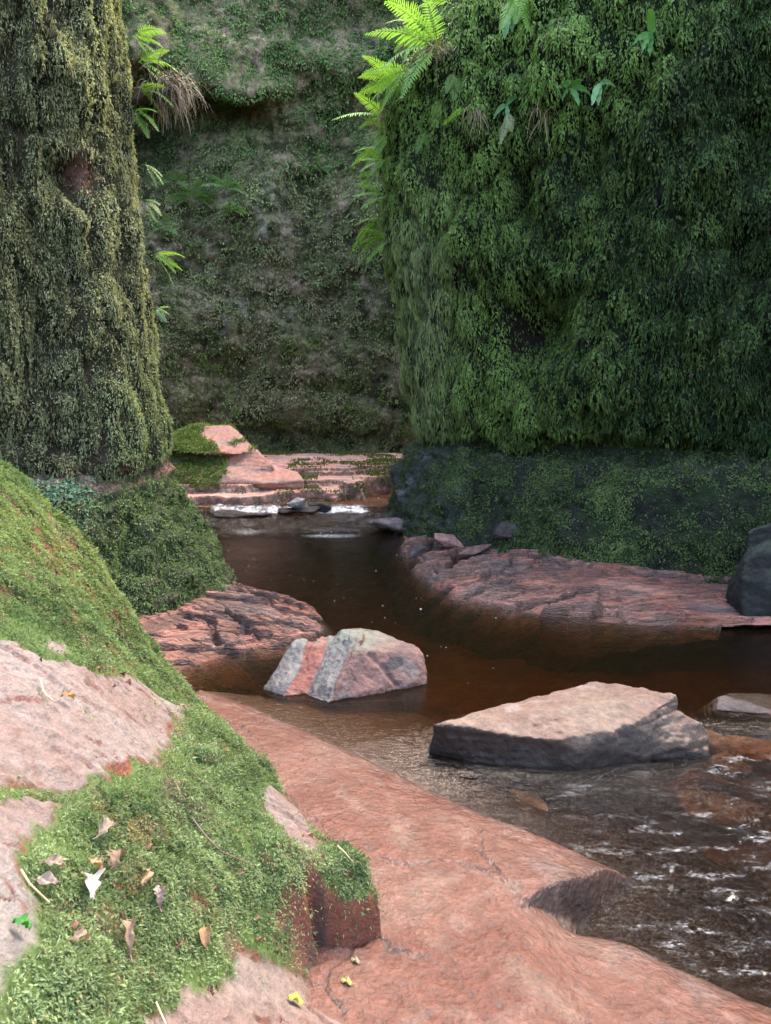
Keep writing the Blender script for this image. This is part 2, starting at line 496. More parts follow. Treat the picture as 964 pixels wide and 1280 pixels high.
Z = Z + .006 * np.abs(bed_)
P = xy(X, Y, Z)
N = gnormals(P)
c = mix(np.array([.115, .054, .040]), np.array([.092, .036, .025]), sstep(-.25, .25, fbm(P0, 2.0, 4, 47)))
c = mix(c, BUFF * .36, sstep(.05, .35, flow) * .4)
c = mix(c, GREY * .6, sstep(.32, .0, sd) * sstep(-.2, .3, fbm(P0, 6, 4, 48)) * .6)
c = mix(c, np.array([.12, .07, .05]), sstep(.02, -.03, Z) * .55)
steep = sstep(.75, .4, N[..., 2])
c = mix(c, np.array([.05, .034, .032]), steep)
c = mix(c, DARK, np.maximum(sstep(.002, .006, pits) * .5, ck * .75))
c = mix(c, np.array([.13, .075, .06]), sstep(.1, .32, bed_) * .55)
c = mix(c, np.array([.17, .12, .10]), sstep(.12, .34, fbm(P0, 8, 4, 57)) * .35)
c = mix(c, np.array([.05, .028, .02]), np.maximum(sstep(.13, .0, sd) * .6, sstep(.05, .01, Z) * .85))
wet = .62 + .35 * sstep(.35, .05, sd) + .4 * fbm(P0, 3, 3, 50)
SHELF_P = P
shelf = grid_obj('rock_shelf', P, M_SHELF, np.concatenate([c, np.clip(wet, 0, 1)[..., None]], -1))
tag(shelf, 'smooth wet red sandstone shelf sloping into the stream in the foreground', 'rock shelf', kind='structure')

# ==================================================================  MOSSY BANK
cps = [(0, 603, 3.3), (-160, 540, 3.1), (-300, 460, 2.6), (60, 648, 3.55), (100, 690, 3.65), (140, 748, 3.75), (165, 792, 3.85), (190, 832, 3.9)]
ctrl, vals = [], []
for px, py, yy in cps:
    p = at(px, py, Y=yy); ctrl.append(p[:2]); vals.append(p[2])
for px, py, z in [(250, 886, .34), (300, 932, .33), (335, 968, .33), (380, 1015, .34), (425, 1062, .34), (472, 1130, .33), (395, 1200, .24), (440, 1280, .25),
                  (390, 1120, .42), (330, 1050, .48), (300, 1150, .47), (300, 1240, .45), (230, 960, .62), (200, 1040, .68), (110, 1115, .80), (60, 1180, .84), (0, 1130, .93),
                  (220, 895, .62), (120, 900, .92), (20, 900, 1.02), (120, 965, .88), (20, 975, .97), (0, 1030, .98), (60, 1250, .82), (180, 1180, .66), (200, 1270, .6),
                  (100, 820, 1.0), (20, 780, 1.15), (60, 740, 1.15), (150, 830, .75), (20, 690, 1.28)]:
    p = at(px, py, z=z); ctrl.append(p[:2]); vals.append(p[2])
for x, y, z in [(-3.4, 3.2, 2.1), (-3.4, 1.5, 1.9), (-2.2, 1.2, 1.35), (-1.6, .4, 1.15), (-3.2, -.5, 1.7), (-1.0, -.2, .75), (-.3, .4, .3), (-.1, 1.2, .25), (-.2, -1, .3), (-1.5, -1.5, 1.0), (-3, -2.5, 1.6),
                (-.6, .8, .62), (-1.2, 4.6, .2), (-2.2, 4.5, .8), (-3.2, 4.8, 1.5)]:
    ctrl.append((x, y)); vals.append(z)
bank_f = tps(ctrl, np.array(vals))


def hit(px, py, f=bank_f):
    d = ray(px, py)
    for t in np.arange(1.0, 6.0, .01):
        p = np.array([0, 0, CAMH]) + d * t
        if p[2] < float(f(p[0], p[1])):
            return p
    return p


edge = [at(190, 832, z=.46) + [0.08, .12, 0], at(250, 886, z=.33), at(300, 932, z=.33), at(338, 966, z=.33), at(382, 1015, z=.33), at(430, 1068, z=.34), at(474, 1132, z=.33), at(468, 1150, z=.28),
        at(430, 1148, z=.32), at(378, 1142, z=.33), at(398, 1203, z=.22), at(416, 1230, z=.23), at(440, 1285, z=.24)]
edge = np.array([e[:2] for e in edge])
bank_poly = np.vstack([edge, [[-.08, 1.2], [-.05, .2], [0, -3.2], [-6, -3.2], [-6, 5.2], [-3.6, 5.0], [-2.2, 4.75], [-1.55, 4.55]]])
gx = np.concatenate([np.linspace(-5, -2.2, 130, endpoint=False), np.linspace(-2.2, .12, 420)])
gy = np.concatenate([np.linspace(-2.5, 1.1, 120, endpoint=False), np.linspace(1.1, 5.0, 560)])
X, Y = np.meshgrid(gx, gy, indexing='ij')
P0 = xy(X, Y)
sdw = .02 * fbm(P0, 7, 3, 60) + .008 * fbm(P0, 30, 2, 61)
sd = sdist(X, Y, bank_poly) + sdw
Zt = bank_f(X, Y) + .05 * fbm(P0, 2.4, 4, 62) + .015 * fbm(P0, 14, 3, 63)


def zone(pts, grow=0.0, amp=.10):
    q = np.array([hit(*p)[:2] for p in pts])
    return sdist(X, Y, smooth_poly(q, 4)) + grow + amp * fbm(P0, 6, 4, 64) + .02 * fbm(P0, 25, 3, 66)


zA = zone([(-60, 828), (60, 828), (130, 850), (232, 886), (215, 930), (160, 968), (95, 985), (20, 990), (-60, 1000)])
zB = zone([(-60, 1005), (70, 1003), (78, 1030), (30, 1065), (18, 1090), (40, 1130), (55, 1180), (20, 1230), (-60, 1250)], 0, .05)
zC = zone([(190, 1300), (235, 1235), (300, 1195), (370, 1195), (400, 1230), (432, 1300)], 0, .08)
zD = zone([(330, 985), (360, 990), (400, 1045), (385, 1060), (345, 1030)], 0, .07)
zE = zone([(-10, 800), (70, 790), (110, 815), (60, 835), (-10, 835)], -.02, .12)
bare = np.maximum.reduce([sstep(0, .02, z) for z in (zA, zB, zC, zD, zE)])
slab = np.maximum(sstep(-.004, .018, zA) * .02, sstep(-.004, .018, zB) * .014)
# flaky layers in the bare slab
lay = fbm(P0, 2.6, 5, 70, st=(1, 1.8, 1)) * 6
lf = lay - np.floor(lay)
lay = (np.floor(lay) + sstep(.82, 1.0, lf)) * .008
bg_, bid = worley((X + .5 * Y + .12 * fbm(P0, 5, 4, 84)) / .24, (Y - .3 * X + .10 * fbm(P0, 6, 4, 85)) / .085, 86)
bck = sstep(.07, .0, bg_) * sstep(-.05, .2, fbm(P0, 4, 3, 87))
moss_h = (1 - sstep(-.14, .03, np.maximum.reduce([zA, zB, zC, zD, zE]))) * (.02 + .12 * np.abs(fbm(P0, 5, 2, 71)) + .07 * np.abs(fbm(P0, 12, 2, 69)) + .02 * np.abs(fbm(P0, 30, 2, 68)))
Zt = Zt + slab + lay * bare * .9 + moss_h + bare * (.003 * fbm(P0, 30, 3, 72) + (bid - .5) * .016 - .012 * bck)
Zb = Zt - .03 * sstep(.10, 0, sd)                      # rounded lip
foot = np.where(Y > 3.9, .0, .10)
Z = np.where(sd > 0, Zb, foot - .4) + 0
t = sstep(-.035, .004, sd)
Z = (foot - .25) * (1 - t) + Zb * t
P = xy(X, Y, Z)
N = gnormals(P)
rockc = mix(np.array([.155, .132, .127]), np.array([.135, .100, .092]), sstep(-.2, .25, fbm(P0, 4, 4, 73)))
rockc = mix(rockc, np.array([.15, .145, .14]), sstep(.0, .3, fbm(P0, 2.6, 4, 74)) * .7)
rockc = mix(rockc, np.array([.135, .085, .07]), sstep(-.12, .12, zC) * .5)
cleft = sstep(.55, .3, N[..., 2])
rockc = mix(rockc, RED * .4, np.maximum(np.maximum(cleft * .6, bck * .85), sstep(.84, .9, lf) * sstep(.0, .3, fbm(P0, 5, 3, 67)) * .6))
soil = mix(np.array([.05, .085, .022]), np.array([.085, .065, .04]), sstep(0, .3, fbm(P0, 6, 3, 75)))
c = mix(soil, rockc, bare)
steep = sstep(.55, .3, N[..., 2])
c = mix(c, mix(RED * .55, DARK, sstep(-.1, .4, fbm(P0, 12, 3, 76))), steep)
BANK_P, BANK_N = P, N
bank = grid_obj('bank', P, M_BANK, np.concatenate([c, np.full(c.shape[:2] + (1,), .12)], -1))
tag(bank, 'steep mossy bank with bare pinkish slabs in the lower left foreground', 'bank', kind='structure')

# moss carpet on the bank
px_, py_, dep = proj(P)
den = fbm(P0, 5, 4, 77)
zall = np.maximum.reduce([zA, zB, zC, zD, zE])
w = (1 - sstep(0.0, .55, bare)) * (1 - .85 * sstep(-.09, .01, zall + .05 * fbm(P0, 9, 3, 81))) * np.clip(.62 + 1.5 * den, .02, 1.5) / np.clip(dep, 1, 9) ** 1.1 * (1 - steep * .9) * sstep(-.02, .01, sd)
w = w + bare * .025 * sstep(.15, .4, fbm(P0, 11, 3, 78)) * (1 - steep)
q, nn, i, j = scatter(P, N, 720000, w, margin=420)
n = len(q)
clump = fbm(q, 16, 2, 79)
q = q + nn * (np.clip(clump, -.3, 1) * .018 + rng.random(n) * .01)[:, None]
big = fbm(q, 3, 3, 80)
d = nn * .55 + np.array([.25, -.35, -.25]) + rng.normal(0, .55, (n, 3))
L_ = np.clip(rng.normal(.0095, .0035, n), .003, .022) * (1 + .5 * sstep(2, 4, dep[i, j]))
tone = np.clip(.55 + .7 * big + .6 * clump + rng.normal(0, .13, n), 0, 1)
cl = mix(np.array([.018, .045, .016]), np.array([.225, .30, .155]), tone)
cl = mix(cl, np.array([.24, .30, .11]), sstep(-.9, -1.5, q[:, 0]) * .4 * tone)
cl = mix(cl, np.array([.24, .21, .12]), (rng.random(n) < .07) * .8)
cl = mix(cl, np.array([.06, .12, .055]), sstep(.0, .3, fbm(q, 2.2, 3, 82)) * .6)
cl = mix(cl, np.array([.24, .20, .11]), sstep(.22, .4, fbm(q, 7, 3, 83)) * .7)
mo = leaf_mesh('moss', q, nn, d, L_, L_ * rng.uniform(.22, .42, n), cl, M_MOSS, fold=.2, tipcol=1.3)
tag(mo, 'bright green feathery moss carpeting the foreground bank', 'moss', kind='stuff')

# ==================================================================  CLIFFS
def cliff_grid(plan, step, zs, off, side=1):
    c, s = spline(plan, step)
    t = np.gradient(c, axis=0); t = t / np.linalg.norm(t, axis=1, keepdims=True)
    nrm = np.stack([t[:, 1], -t[:, 0]], 1) * side
    S, Zg = np.meshgrid(s, zs, indexing='ij')
    o = off(S, Zg, c)
    P = np.zeros(S.shape + (3,))
    P[..., 0] = c[:, None, 0] + nrm[:, None, 0] * o
    P[..., 1] = c[:, None, 1] + nrm[:, None, 1] * o
    P[..., 2] = Zg
    return P, S, Zg


def outward(P, ref):
    N = gnormals(P)
    v = np.asarray(ref) - P
    if np.median((N * v).sum(-1)) < 0:
        return -N, True
    return N, False


def blob(P, px, py, rx, ry):
    """soft spot on a cliff around the point seen at px, py: sizes along the face and up it, in metres"""
    k = find(P, px, py)
    c = P[k]
    h = np.hypot(P[..., 0] - c[0], P[..., 1] - c[1])
    return np.exp(-((h / rx) ** 2 + ((P[..., 2] - c[2]) / ry) ** 2))


# ---------------- right cliff
RP = [(9.5, -3), (9.0, 2), (7.6, 5.2), (5.2, 6.95), (3.9, 7.6), (2.6, 8.35), (1.5, 9.2), (.72, 9.85), (.50, 10.35), (.62, 10.9), (1.3, 11.8), (2.6, 13.2), (3.6, 14.6)]


def offR(S, Zg, c):
    near = np.exp(-(((c[:, 0] - .5) / 1.1) ** 2))[:, None]
    o = -.05 + .12 * sstep(1.1, 2.2, Zg) + near * .34 * sstep(.6, 5.0, Zg) - near * .04 - (.95 * near + .25) * np.clip(Zg - 5.5, 0, 9) * .8
    wv_ = perlin(S * 1.1, 0 * S, 0 * S, 95) + .5 * perlin(S * 3.1, 0 * S, 0 * S, 96)
    o = o + .14 * sstep(1.05, 1.5, Zg) - .42 * sstep(1.36, 1.08, Zg + .16 * wv_)
    return o


P, S, Zg = cliff_grid(RP, .022, np.linspace(1.0, 7.4, 330), offR, -1)
N, fl_ = outward(P, (0, 5, 3))
Q = P.copy()
bil = np.abs(fbm(Q, 5.0, 2, 97, st=(1, 1, .38)))
strip = np.exp(-((Q[..., 0] - .40) / .42) ** 2) * sstep(4.8, 3.0, Zg) * (Q[..., 1] > 9.2)
dsp = .20 * fbm(Q, .75, 3, 100) + .50 * np.abs(fbm(Q, 2.0, 2, 94, st=(1, 1, .6))) + .30 * np.abs(fbm(Q, 5.0, 2, 97, st=(1, 1, .38))) + .20 * np.abs(fbm(Q, 11, 2, 91, st=(1, 1, .4))) - .18 + .12 * fbm(Q, 2.0, 3, 103, st=(1, 1, .45)) + .05 * fbm(Q, 6.5, 3, 106, st=(1, 1, .6)) + .03 * np.abs(fbm(Q, 17, 2, 109)) \
    + .16 * strip * fbm(Q, 7, 3, 112, st=(1, 1, .07))
for (a, b, rx, ry, am) in [(655, 410, .42, .45, -.75), (645, 245, .16, .38, -.5), (700, 330, .5, .3, .12), (610, 330, .3, .5, .12), (720, 470, .5, .3, .16), (690, 95, .8, .35, .14),
                           (860, 200, .5, .5, .14), (950, 160, .3, .5, -.35), (770, 560, .3, .3, -.2), (890, 300, .2, .4, -.3), (735, 200, .12, .5, -.25), (930, 330, .35, .4, -.15), (560, 420, .12, .8, -.08), (800, 430, .6, .4, .1)]:
    dsp = dsp + am * blob(P, a, b, rx, ry)
damp = 1 - .35 * np.exp(-(((Q[..., 0] - .3) / .5) ** 2))
P = P + N * (dsp * damp)[..., None]
N, fl_ = outward(P, (0, 5, 3))
k1 = sstep(-.2, .3, fbm(P, 2, 4, 115))
c = mix(np.array([.008, .012, .006]), np.array([.015, .026, .009]), k1)
hole = blob(P, 655, 415, .45, .42)
c = mix(c, np.array([.014, .010, .009]), np.clip(hole * 1.2, 0, 1))
c = mix(c, np.array([.10, .12, .075]), strip * .8 * sstep(-.3, .2, fbm(P, 10, 3, 118, st=(1, 1, .1))))
RIGHT_P, RIGHT_N = P, N
rc = empty('cliff', (2.5, 8.6, 0))
tag(rc, 'tall dark green cliff hung with leafy moss, rising on the right over the stream', 'cliff')
grid_obj('rock_face', P, M_CLIFF, np.concatenate([c, np.full(c.shape[:2] + (1,), .1)], -1), rc, flip=fl_)
w = (1 - .92 * np.clip(hole * 1.15, 0, 1)) * (1 - .4 * strip) * np.clip(.75 + 1.3 * fbm(P, 4, 3, 120), .06, 2) * sstep(-.02, .16, bil)
q, nn, i, j = scatter(P, N, 410000, w)
n = len(q)
big = fbm(q, 1.1, 4, 121); cl_ = fbm(q, 7, 2, 122)
q = q + nn * (np.clip(cl_, -.25, 1) * .07 + rng.random(n) * .03)[:, None]
st_ = strip[i, j]
d = np.array([0, 0, -1.0]) + nn * (.42 * (1 - st_))[:, None] + rng.normal(0, .24, (n, 3)) * (1 - .6 * st_)[:, None]
L_ = np.clip(rng.normal(.035, .012, n), .012, .075) * (1 + .5 * st_)
nrw = rng.random(n) < (.35 + .5 * st_)
L_ = np.where(nrw, L_ * 1.5, L_ * .9)
W_ = L_ * np.where(nrw, rng.uniform(.12, .22, n), rng.uniform(.4, .62, n)) * (1 - .55 * st_)
lightup = 1.3 * sstep(4.1, 5.4, q[:, 2]) * np.exp(-((q[:, 0] - 1.9) / 1.6) ** 2)  # light on the upper cliff painted into the moss colour
leftg = sstep(2.2, .6, q[:, 0])  # highlights on the left side painted into the tone
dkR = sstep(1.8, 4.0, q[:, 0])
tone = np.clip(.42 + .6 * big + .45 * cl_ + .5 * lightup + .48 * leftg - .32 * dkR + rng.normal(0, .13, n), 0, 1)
tone = tone * (.35 + .65 * sstep(.0, .3, bil[i, j]))  # creases painted darker, for less light and older growth
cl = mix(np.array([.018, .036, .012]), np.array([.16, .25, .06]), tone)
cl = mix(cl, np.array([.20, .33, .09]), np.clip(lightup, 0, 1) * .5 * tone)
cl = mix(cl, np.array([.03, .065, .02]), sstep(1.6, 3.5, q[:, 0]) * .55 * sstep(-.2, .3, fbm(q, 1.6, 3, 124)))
cl = mix(cl, np.array([.30, .36, .18]), st_ * .95 * (.4 + .6 * sstep(-.2, .2, fbm(q, 9, 2, 119, st=(1, 1, .07)))))
cl = mix(cl, np.array([.10, .075, .045]), (rng.random(n) < .035) * .8)
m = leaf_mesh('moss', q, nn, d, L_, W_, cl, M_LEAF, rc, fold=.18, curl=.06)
m['kind'] = 'stuff'


# base of the right cliff: the rounded dark band under the overhang
def offRb(S, Zg, c):
    far = sstep(1.6, .6, c[:, 0])[:, None]
    h = np.clip(Zg / 1.18, 0, 1)
    o = .16 + (.98 - .60 * far) * (1 - h) ** .75 - .35 * sstep(.9, 1.02, h)
    return o


P, S, Zg = cliff_grid(RP, .022, np.linspace(-.3, 1.2, 90), offRb, -1)
# flatten the top into a sloping shelf running back under the overhang
N, fl_ = outward(P, (0, 5, 1))
dsp = .16 * fbm(P, 1.4, 3, 130) + -.06 + .36 * np.abs(fbm(P, 2.0, 3, 128)) + .11 * np.abs(fbm(P, 7, 2, 129)) - .05 + .03 * fbm(P, 16, 3, 133)
edge_lay = np.abs(np.mod(P[..., 2] * 7 + fbm(P, 1.5, 3, 135) * 1.2, 1) - .5)
dsp = dsp - .03 * sstep(.38, .5, edge_lay) * sstep(.6, 1.1, P[..., 2])
P = P + N * dsp[..., None]
N, fl_ = outward(P, (0, 5, 1))
wetf = sstep(1.3, .3, P[..., 0])
c = mix(np.array([.014, .016, .013]), np.array([.014, .026, .011]), sstep(-.2, .3, fbm(P, 3, 4, 136)))
c = mix(c, np.array([.07, .066, .064]), sstep(.85, 1.1, P[..., 2]) * sstep(-.1, .3, fbm(P, 5, 4, 137)) * .6)
c = mix(c, np.array([.05, .06, .06]), wetf * .7)
c = mix(c, np.array([.18, .19, .2]), wetf * sstep(.15, .4, fbm(P, 5, 4, 138)) * .6)  # silvery glints of the wet rock painted as pale patches
RB_P, RB_N = P, N
grid_obj('base_ledge', P, M_BASE, np.concatenate([c, (.25 + .6 * wetf)[..., None]], -1), rc, flip=fl_)
w = np.clip(.40 + 2.6 * fbm(P, 2.2, 5, 140, gain=.6), .03, 1.5) * (1 - .55 * wetf) * (1 - .5 * sstep(.9, 1.1, P[..., 2]))
q, nn, i, j = scatter(P, N, 125000, w)
n = len(q)
cl_ = fbm(q, 8, 2, 141)
q = q + nn * (np.clip(cl_, -.2, 1) * .05 + rng.random(n) * .02)[:, None]
d = np.array([0, 0, -.7]) + nn * .5 + rng.normal(0, .5, (n, 3))
L_ = np.clip(rng.normal(.021, .008, n), .007, .05)
tone = np.clip(.34 + .5 * fbm(q, 1.5, 3, 142) + .3 * cl_ + rng.normal(0, .14, n), 0, 1)
cl = mix(np.array([.012, .028, .010]), np.array([.17, .24, .085]), tone)
cl = mix(cl, np.array([.13, .12, .07]), (rng.random(n) < .04) * .8)
m = leaf_mesh('moss', q, nn, d, L_, L_ * .45, cl, M_LEAF, rc, fold=.2, curl=.05)
m['kind'] = 'stuff'

# ---------------- left pillar
LP = [(-9, 1.5), (-6.5, 4.0), (-4.6, 5.0), (-3.4, 5.35), (-2.65, 5.65), (-2.19, 6.1), (-2.03, 6.7), (-2.25, 7.5), (-3.1, 9), (-4.2, 11), (-5.2, 13.5)]


def offL(S, Zg, c):
    near = np.exp(-(((c[:, 0] + 1.9) / .9) ** 2))[:, None]
    o = .02 - near * .045 * np.clip(Zg - 1.2, 0, 9)
    o = o + near * .10 * np.exp(-((Zg - 1.45) / .35) ** 2)
    return o - .13 * sstep(1.28, 1.08, Zg)


P, S, Zg = cliff_grid(LP, .018, np.linspace(1.0, 5.9, 300), offL)
N, fl_ = outward(P, (-1, 2, 2.5))
Q = P.copy()
fis = fbm(Q + .12 * np.stack([fbm(Q, 2, 3, 138), fbm(Q, 2, 3, 139), 0 * Q[..., 0]], -1), 5, 4, 141, st=(1, 1, .13), ridged=True)
dsp = .14 * fbm(Q, .9, 3, 150) - .15 * sstep(.2, .8, fis) + .16 * np.abs(fbm(Q, 3.2, 2, 144, st=(1, 1, .3))) + .13 * np.abs(fbm(Q, 9, 3, 147, st=(1, 1, .7))) - .06 + .12 * fbm(Q, 2.6, 3, 153, st=(1, 1, .28)) + .055 * fbm(Q, 8, 3, 156, st=(1, 1, .3)) + .06 * np.abs(fbm(Q, 15, 2, 159, st=(1, 1, .7))) \
    + .03 * fbm(Q, 12, 2, 160, st=(1, 1, .1)) * sstep(-2.4, -1.9, Q[..., 0])
for (a, b, rx, ry, am) in [(95, 222, .17, .17, -.20), (100, 275, .16, .10, .14), (95, 188, .24, .05, .10), (90, 90, .3, .2, .12), (60, 320, .3, .5, -.1), (30, 560, .6, .3, -.25), (150, 480, .2, .5, .08), (60, 440, .2, .5, -.1)]:
    dsp = dsp + am * blob(P, a, b, rx, ry)
damp = 1 - .55 * np.exp(-(((Q[..., 0] + 1.9) / .3) ** 2))
P = P + N * (dsp * damp)[..., None]
N, fl_ = outward(P, (-1, 2, 2.5))
hole = np.clip(blob(P, 95, 216, .17, .16) * 1.6 - .25, 0, 1)
redb = sstep(1.42, 1.16, P[..., 2]) * sstep(-.05, .3, fbm(P, 3, 3, 165))
c = mix(np.array([.016, .018, .009]), np.array([.05, .052, .024]), sstep(-.2, .3, fbm(P, 6, 4, 162, st=(1, 1, .4))))
c = mix(c, np.array([.05, .042, .03]), sstep(.3, .75, fis))
c = mix(c, np.array([.14, .075, .062]), np.clip(hole + redb, 0, 1))
LEFT_P, LEFT_N = P, N
lc = empty('cliff', (-2.5, 6.2, 0))
tag(lc, 'olive mossy rock pillar on the left with a reddish hollow in its face', 'cliff')
grid_obj('rock_face', P, M_CLIFF, np.concatenate([c, np.full(c.shape[:2] + (1,), .1)], -1), lc, flip=fl_)
w = (1 - .97 * np.clip(hole * 1.3, 0, 1)) * (1 - .8 * redb) * np.clip(.75 + .9 * fbm(P, 5, 3, 163), .1, 2)
w = w * (1 - .75 * sstep(.3, .7, fis)) 
q, nn, i, j = scatter(P, N, 420000, w)
n = len(q)
cl_ = fbm(q, 9, 3, 164, st=(1, 1, .6))
q = q + nn * (np.clip(cl_, -.25, 1) * .05 + rng.random(n) * .015)[:, None]
lng = (rng.random(n) < .5)[:, None]
d = np.where(lng, np.array([0, 0, -1.0]) + nn * .12 + rng.normal(0, .16, (n, 3)), np.array([0, 0, -.6]) + nn * .6 + rng.normal(0, .5, (n, 3)))
L_ = np.clip(rng.normal(.019, .007, n), .006, .05) * (1 + .5 * lng[:, 0])
edgeR = sstep(-2.45, -1.95, q[:, 0])
gr_ = .6 * fbm(q, 17, 2, 167) + .8 * fbm(q, 9, 3, 169, st=(1, 1, .08))
tone = np.clip(.36 + .5 * fbm(q, 1.4, 4, 166, st=(1, 1, .5)) + .4 * cl_ + .45 * gr_ + .24 * edgeR + rng.normal(0, .16, n), 0, 1)  # lit right side of the pillar painted in as a lighter tone
cl = mix(np.array([.055, .064, .032]), np.array([.45, .48, .30]), tone)
cl = mix(cl, np.array([.10, .19, .07]), sstep(2.6, 1.5, q[:, 2]) * edgeR * .7 * (rng.random(n) < .6))
cl = mix(cl, np.array([.27, .30, .17]), sstep(.05, .3, fbm(q, 3.4, 4, 168)) * .45 * (rng.random(n) < .5))
cl = mix(cl, np.array([.13, .085, .05]), (rng.random(n) < .06) * .7)
m = leaf_mesh('moss', q, nn, d, L_, np.where(lng[:, 0], L_ * .2, L_ * rng.uniform(.35, .6, n)), cl, M_MOSS, lc, fold=.2, curl=.05)
m['kind'] = 'stuff'


def offLb(S, Zg, c):
    near = np.exp(-(((c[:, 0] + 1.9) / 1.0) ** 2))[:, None]
    h = np.clip(Zg / 1.25, 0, 1)
    return -.05 + (.36 + .36 * near) * (1 - h) ** .95 - .16 * sstep(.9, 1.0, h)


P, S, Zg = cliff_grid(LP, .018, np.linspace(-.15, 1.25, 90), offLb)
N, fl_ = outward(P, (-1, 2, 1))
crack = np.exp(-((dline(P[..., 0], P[..., 1], [(-1.98, 5.0), (-2.0, 6.3)]) / .07) ** 2))
dsp = .10 * fbm(P, 1.8, 3, 170) + .20 * np.abs(fbm(P, 4, 2, 168)) + .1 * np.abs(fbm(P, 10, 2, 167)) - .05 + .06 * fbm(P, 5.5, 3, 171) + .03 * fbm(P, 16, 3, 172) - .16 * crack * sstep(1.1, .5, P[..., 2])
P = P + N * dsp[..., None]
N, fl_ = outward(P, (-1, 2, 1))
c = mix(np.array([.035, .045, .025]), np.array([.075, .06, .05]), sstep(0, .35, fbm(P, 3, 4, 173)))
c = mix(c, np.array([.19, .11, .10]), sstep(.98, 1.12, P[..., 2]) * sstep(-.25, .1, fbm(P, 4, 3, 174)))
LB_P, LB_N = P, N
grid_obj('base_ledge', P, M_CLIFF, np.concatenate([c, np.full(c.shape[:2] + (1,), .3)], -1), lc, flip=fl_)
w = np.clip(.7 + 1.3 * fbm(P, 3, 4, 176), .04, 1.6) * (1 - .6 * sstep(1.05, 1.15, P[..., 2])) * sstep(.02, .2, P[..., 2])
q, nn, i, j = scatter(P, N, 110000, w)
n = len(q)
cl_ = fbm(q, 9, 2, 177)
q = q + nn * (np.clip(cl_, -.2, 1) * .04 + rng.random(n) * .015)[:, None]
d = np.array([0, 0, -.7]) + nn * .6 + rng.normal(0, .5, (n, 3))
liver = sstep(-2.15, -2.4, q[:, 0]) * sstep(-.1, .15, fbm(q, 2.2, 3, 178) + .1)
L_ = np.clip(rng.normal(.021, .007, n), .008, .045) * (1 + .6 * liver)
tone = np.clip(.4 + .5 * fbm(q, 2, 3, 179) + .35 * cl_ + rng.normal(0, .14, n), 0, 1)
cl = mix(np.array([.035, .06, .022]), np.array([.20, .28, .11]), tone)
cl = mix(cl, mix(np.array([.05, .10, .055]), np.array([.24, .36, .25]), tone), liver)
m = leaf_mesh('moss', q, nn, d, L_, L_ * (.42 + .4 * liver), cl, M_LEAF, lc, fold=.15, curl=.05)
m['kind'] = 'stuff'

# ---------------- back cliff
BP = [(-9.5, 10.5), (-6.5, 13.2), (-4.2, 14.8), (-2.4, 15.4), (-.5, 15.6), (1.2, 15.3), (3.5, 15.8), (6.5, 16.5)]


def offB(S, Zg, c):
    return -.10 * np.clip(Zg - .5, 0, 3) + .55 * sstep(6.7, 7.7, Zg) - .25 * np.clip(Zg - 7.8, 0, 9) - .25 * np.exp(-((Zg - .55) / .35) ** 2)


P, S, Zg = cliff_grid(BP, .032, np.linspace(.1, 9.8, 340), offB)
N, fl_ = outward(P, (0, 5, 3))
Q = P.copy()
dsp = .5 * fbm(Q, .5, 3, 180) + .25 * np.abs(fbm(Q, 1.7, 3, 176)) + .22 * fbm(Q, 1.4, 3, 182) + .09 * fbm(Q, 4, 4, 184) + .035 * fbm(Q, 13, 3, 186)
z_ = Q[..., 2] + .5 * fbm(Q, .8, 3, 188)
led = np.mod(z_ * 1.1, 1)
dsp = dsp + .14 * np.abs(fbm(Q, 4.5, 3, 171)) + .07 * (sstep(.0, .85, led) - sstep(.85, 1, led)) * sstep(-.2, .2, fbm(Q, .9, 2, 189))
for (a, b, rx, ry, am) in [(200, 165, .7, .8, -1.1), (290, 150, .8, .25, -.35), (310, 108, .8, .16, .5), (240, 95, .7, .25, .35), (370, 120, .5, .3, -.2), (340, 290, .6, .9, .3),
                           (330, 545, .8, .2, -.4), (440, 550, .8, .25, -.35), (280, 300, .8, .5, .25), (440, 60, .5, .4, .1)]:
    dsp = dsp + am * blob(P, a, b, rx, ry)
P = P + N * dsp[..., None]
N, fl_ = outward(P, (0, 5, 3))
k = fbm(P, 1.2, 4, 190)
c = mix(np.array([.025, .03, .014]), np.array([.16, .15, .085]), sstep(-.25, .25, fbm(P, 3.5, 5, 191, gain=.7)))
c = mix(c, np.array([.27, .21, .155]), sstep(.02, .25, fbm(P, 1.7, 5, 192, gain=.6)) * .85)
grey_ = np.clip(blob(P, 345, 300, .35, 1.0) + blob(P, 300, 380, 1.0, .5) * .8, 0, 1) * sstep(-.05, .2, fbm(P, 3.2, 5, 187, st=(1, 1, .5), gain=.7))
c = mix(c, np.array([.30, .29, .24]), grey_ * .7)
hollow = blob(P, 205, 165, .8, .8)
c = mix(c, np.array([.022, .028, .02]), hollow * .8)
flake = np.clip(blob(P, 315, 112, .7, .12) + .7 * blob(P, 395, 130, .35, .25) + .6 * blob(P, 420, 40, .6, .2), 0, 1)
flake = flake * sstep(-.1, .15, fbm(P, 4, 5, 185, gain=.7))
c = mix(c, np.array([.19, .15, .125]), flake * .85)
BACK_P, BACK_N = P, N
bc = empty('cliff', (-.5, 15.5, 0))
tag(bc, 'sheer mottled green cliff closing the gorge behind the stream', 'cliff')
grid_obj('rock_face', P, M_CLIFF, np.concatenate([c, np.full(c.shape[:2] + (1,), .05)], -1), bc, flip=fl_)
w = np.clip(.38 + 2.3 * fbm(P, 2.2, 5, 194, gain=.6), .03, 1.8) * (1 - .5 * grey_) * (1 - .8 * flake)
q, nn, i, j = scatter(P, N, 180000, w)
n = len(q)
cl_ = fbm(q, 5, 2, 195)
q = q + nn * (np.clip(cl_, -.2, 1) * .06 + rng.random(n) * .03)[:, None]
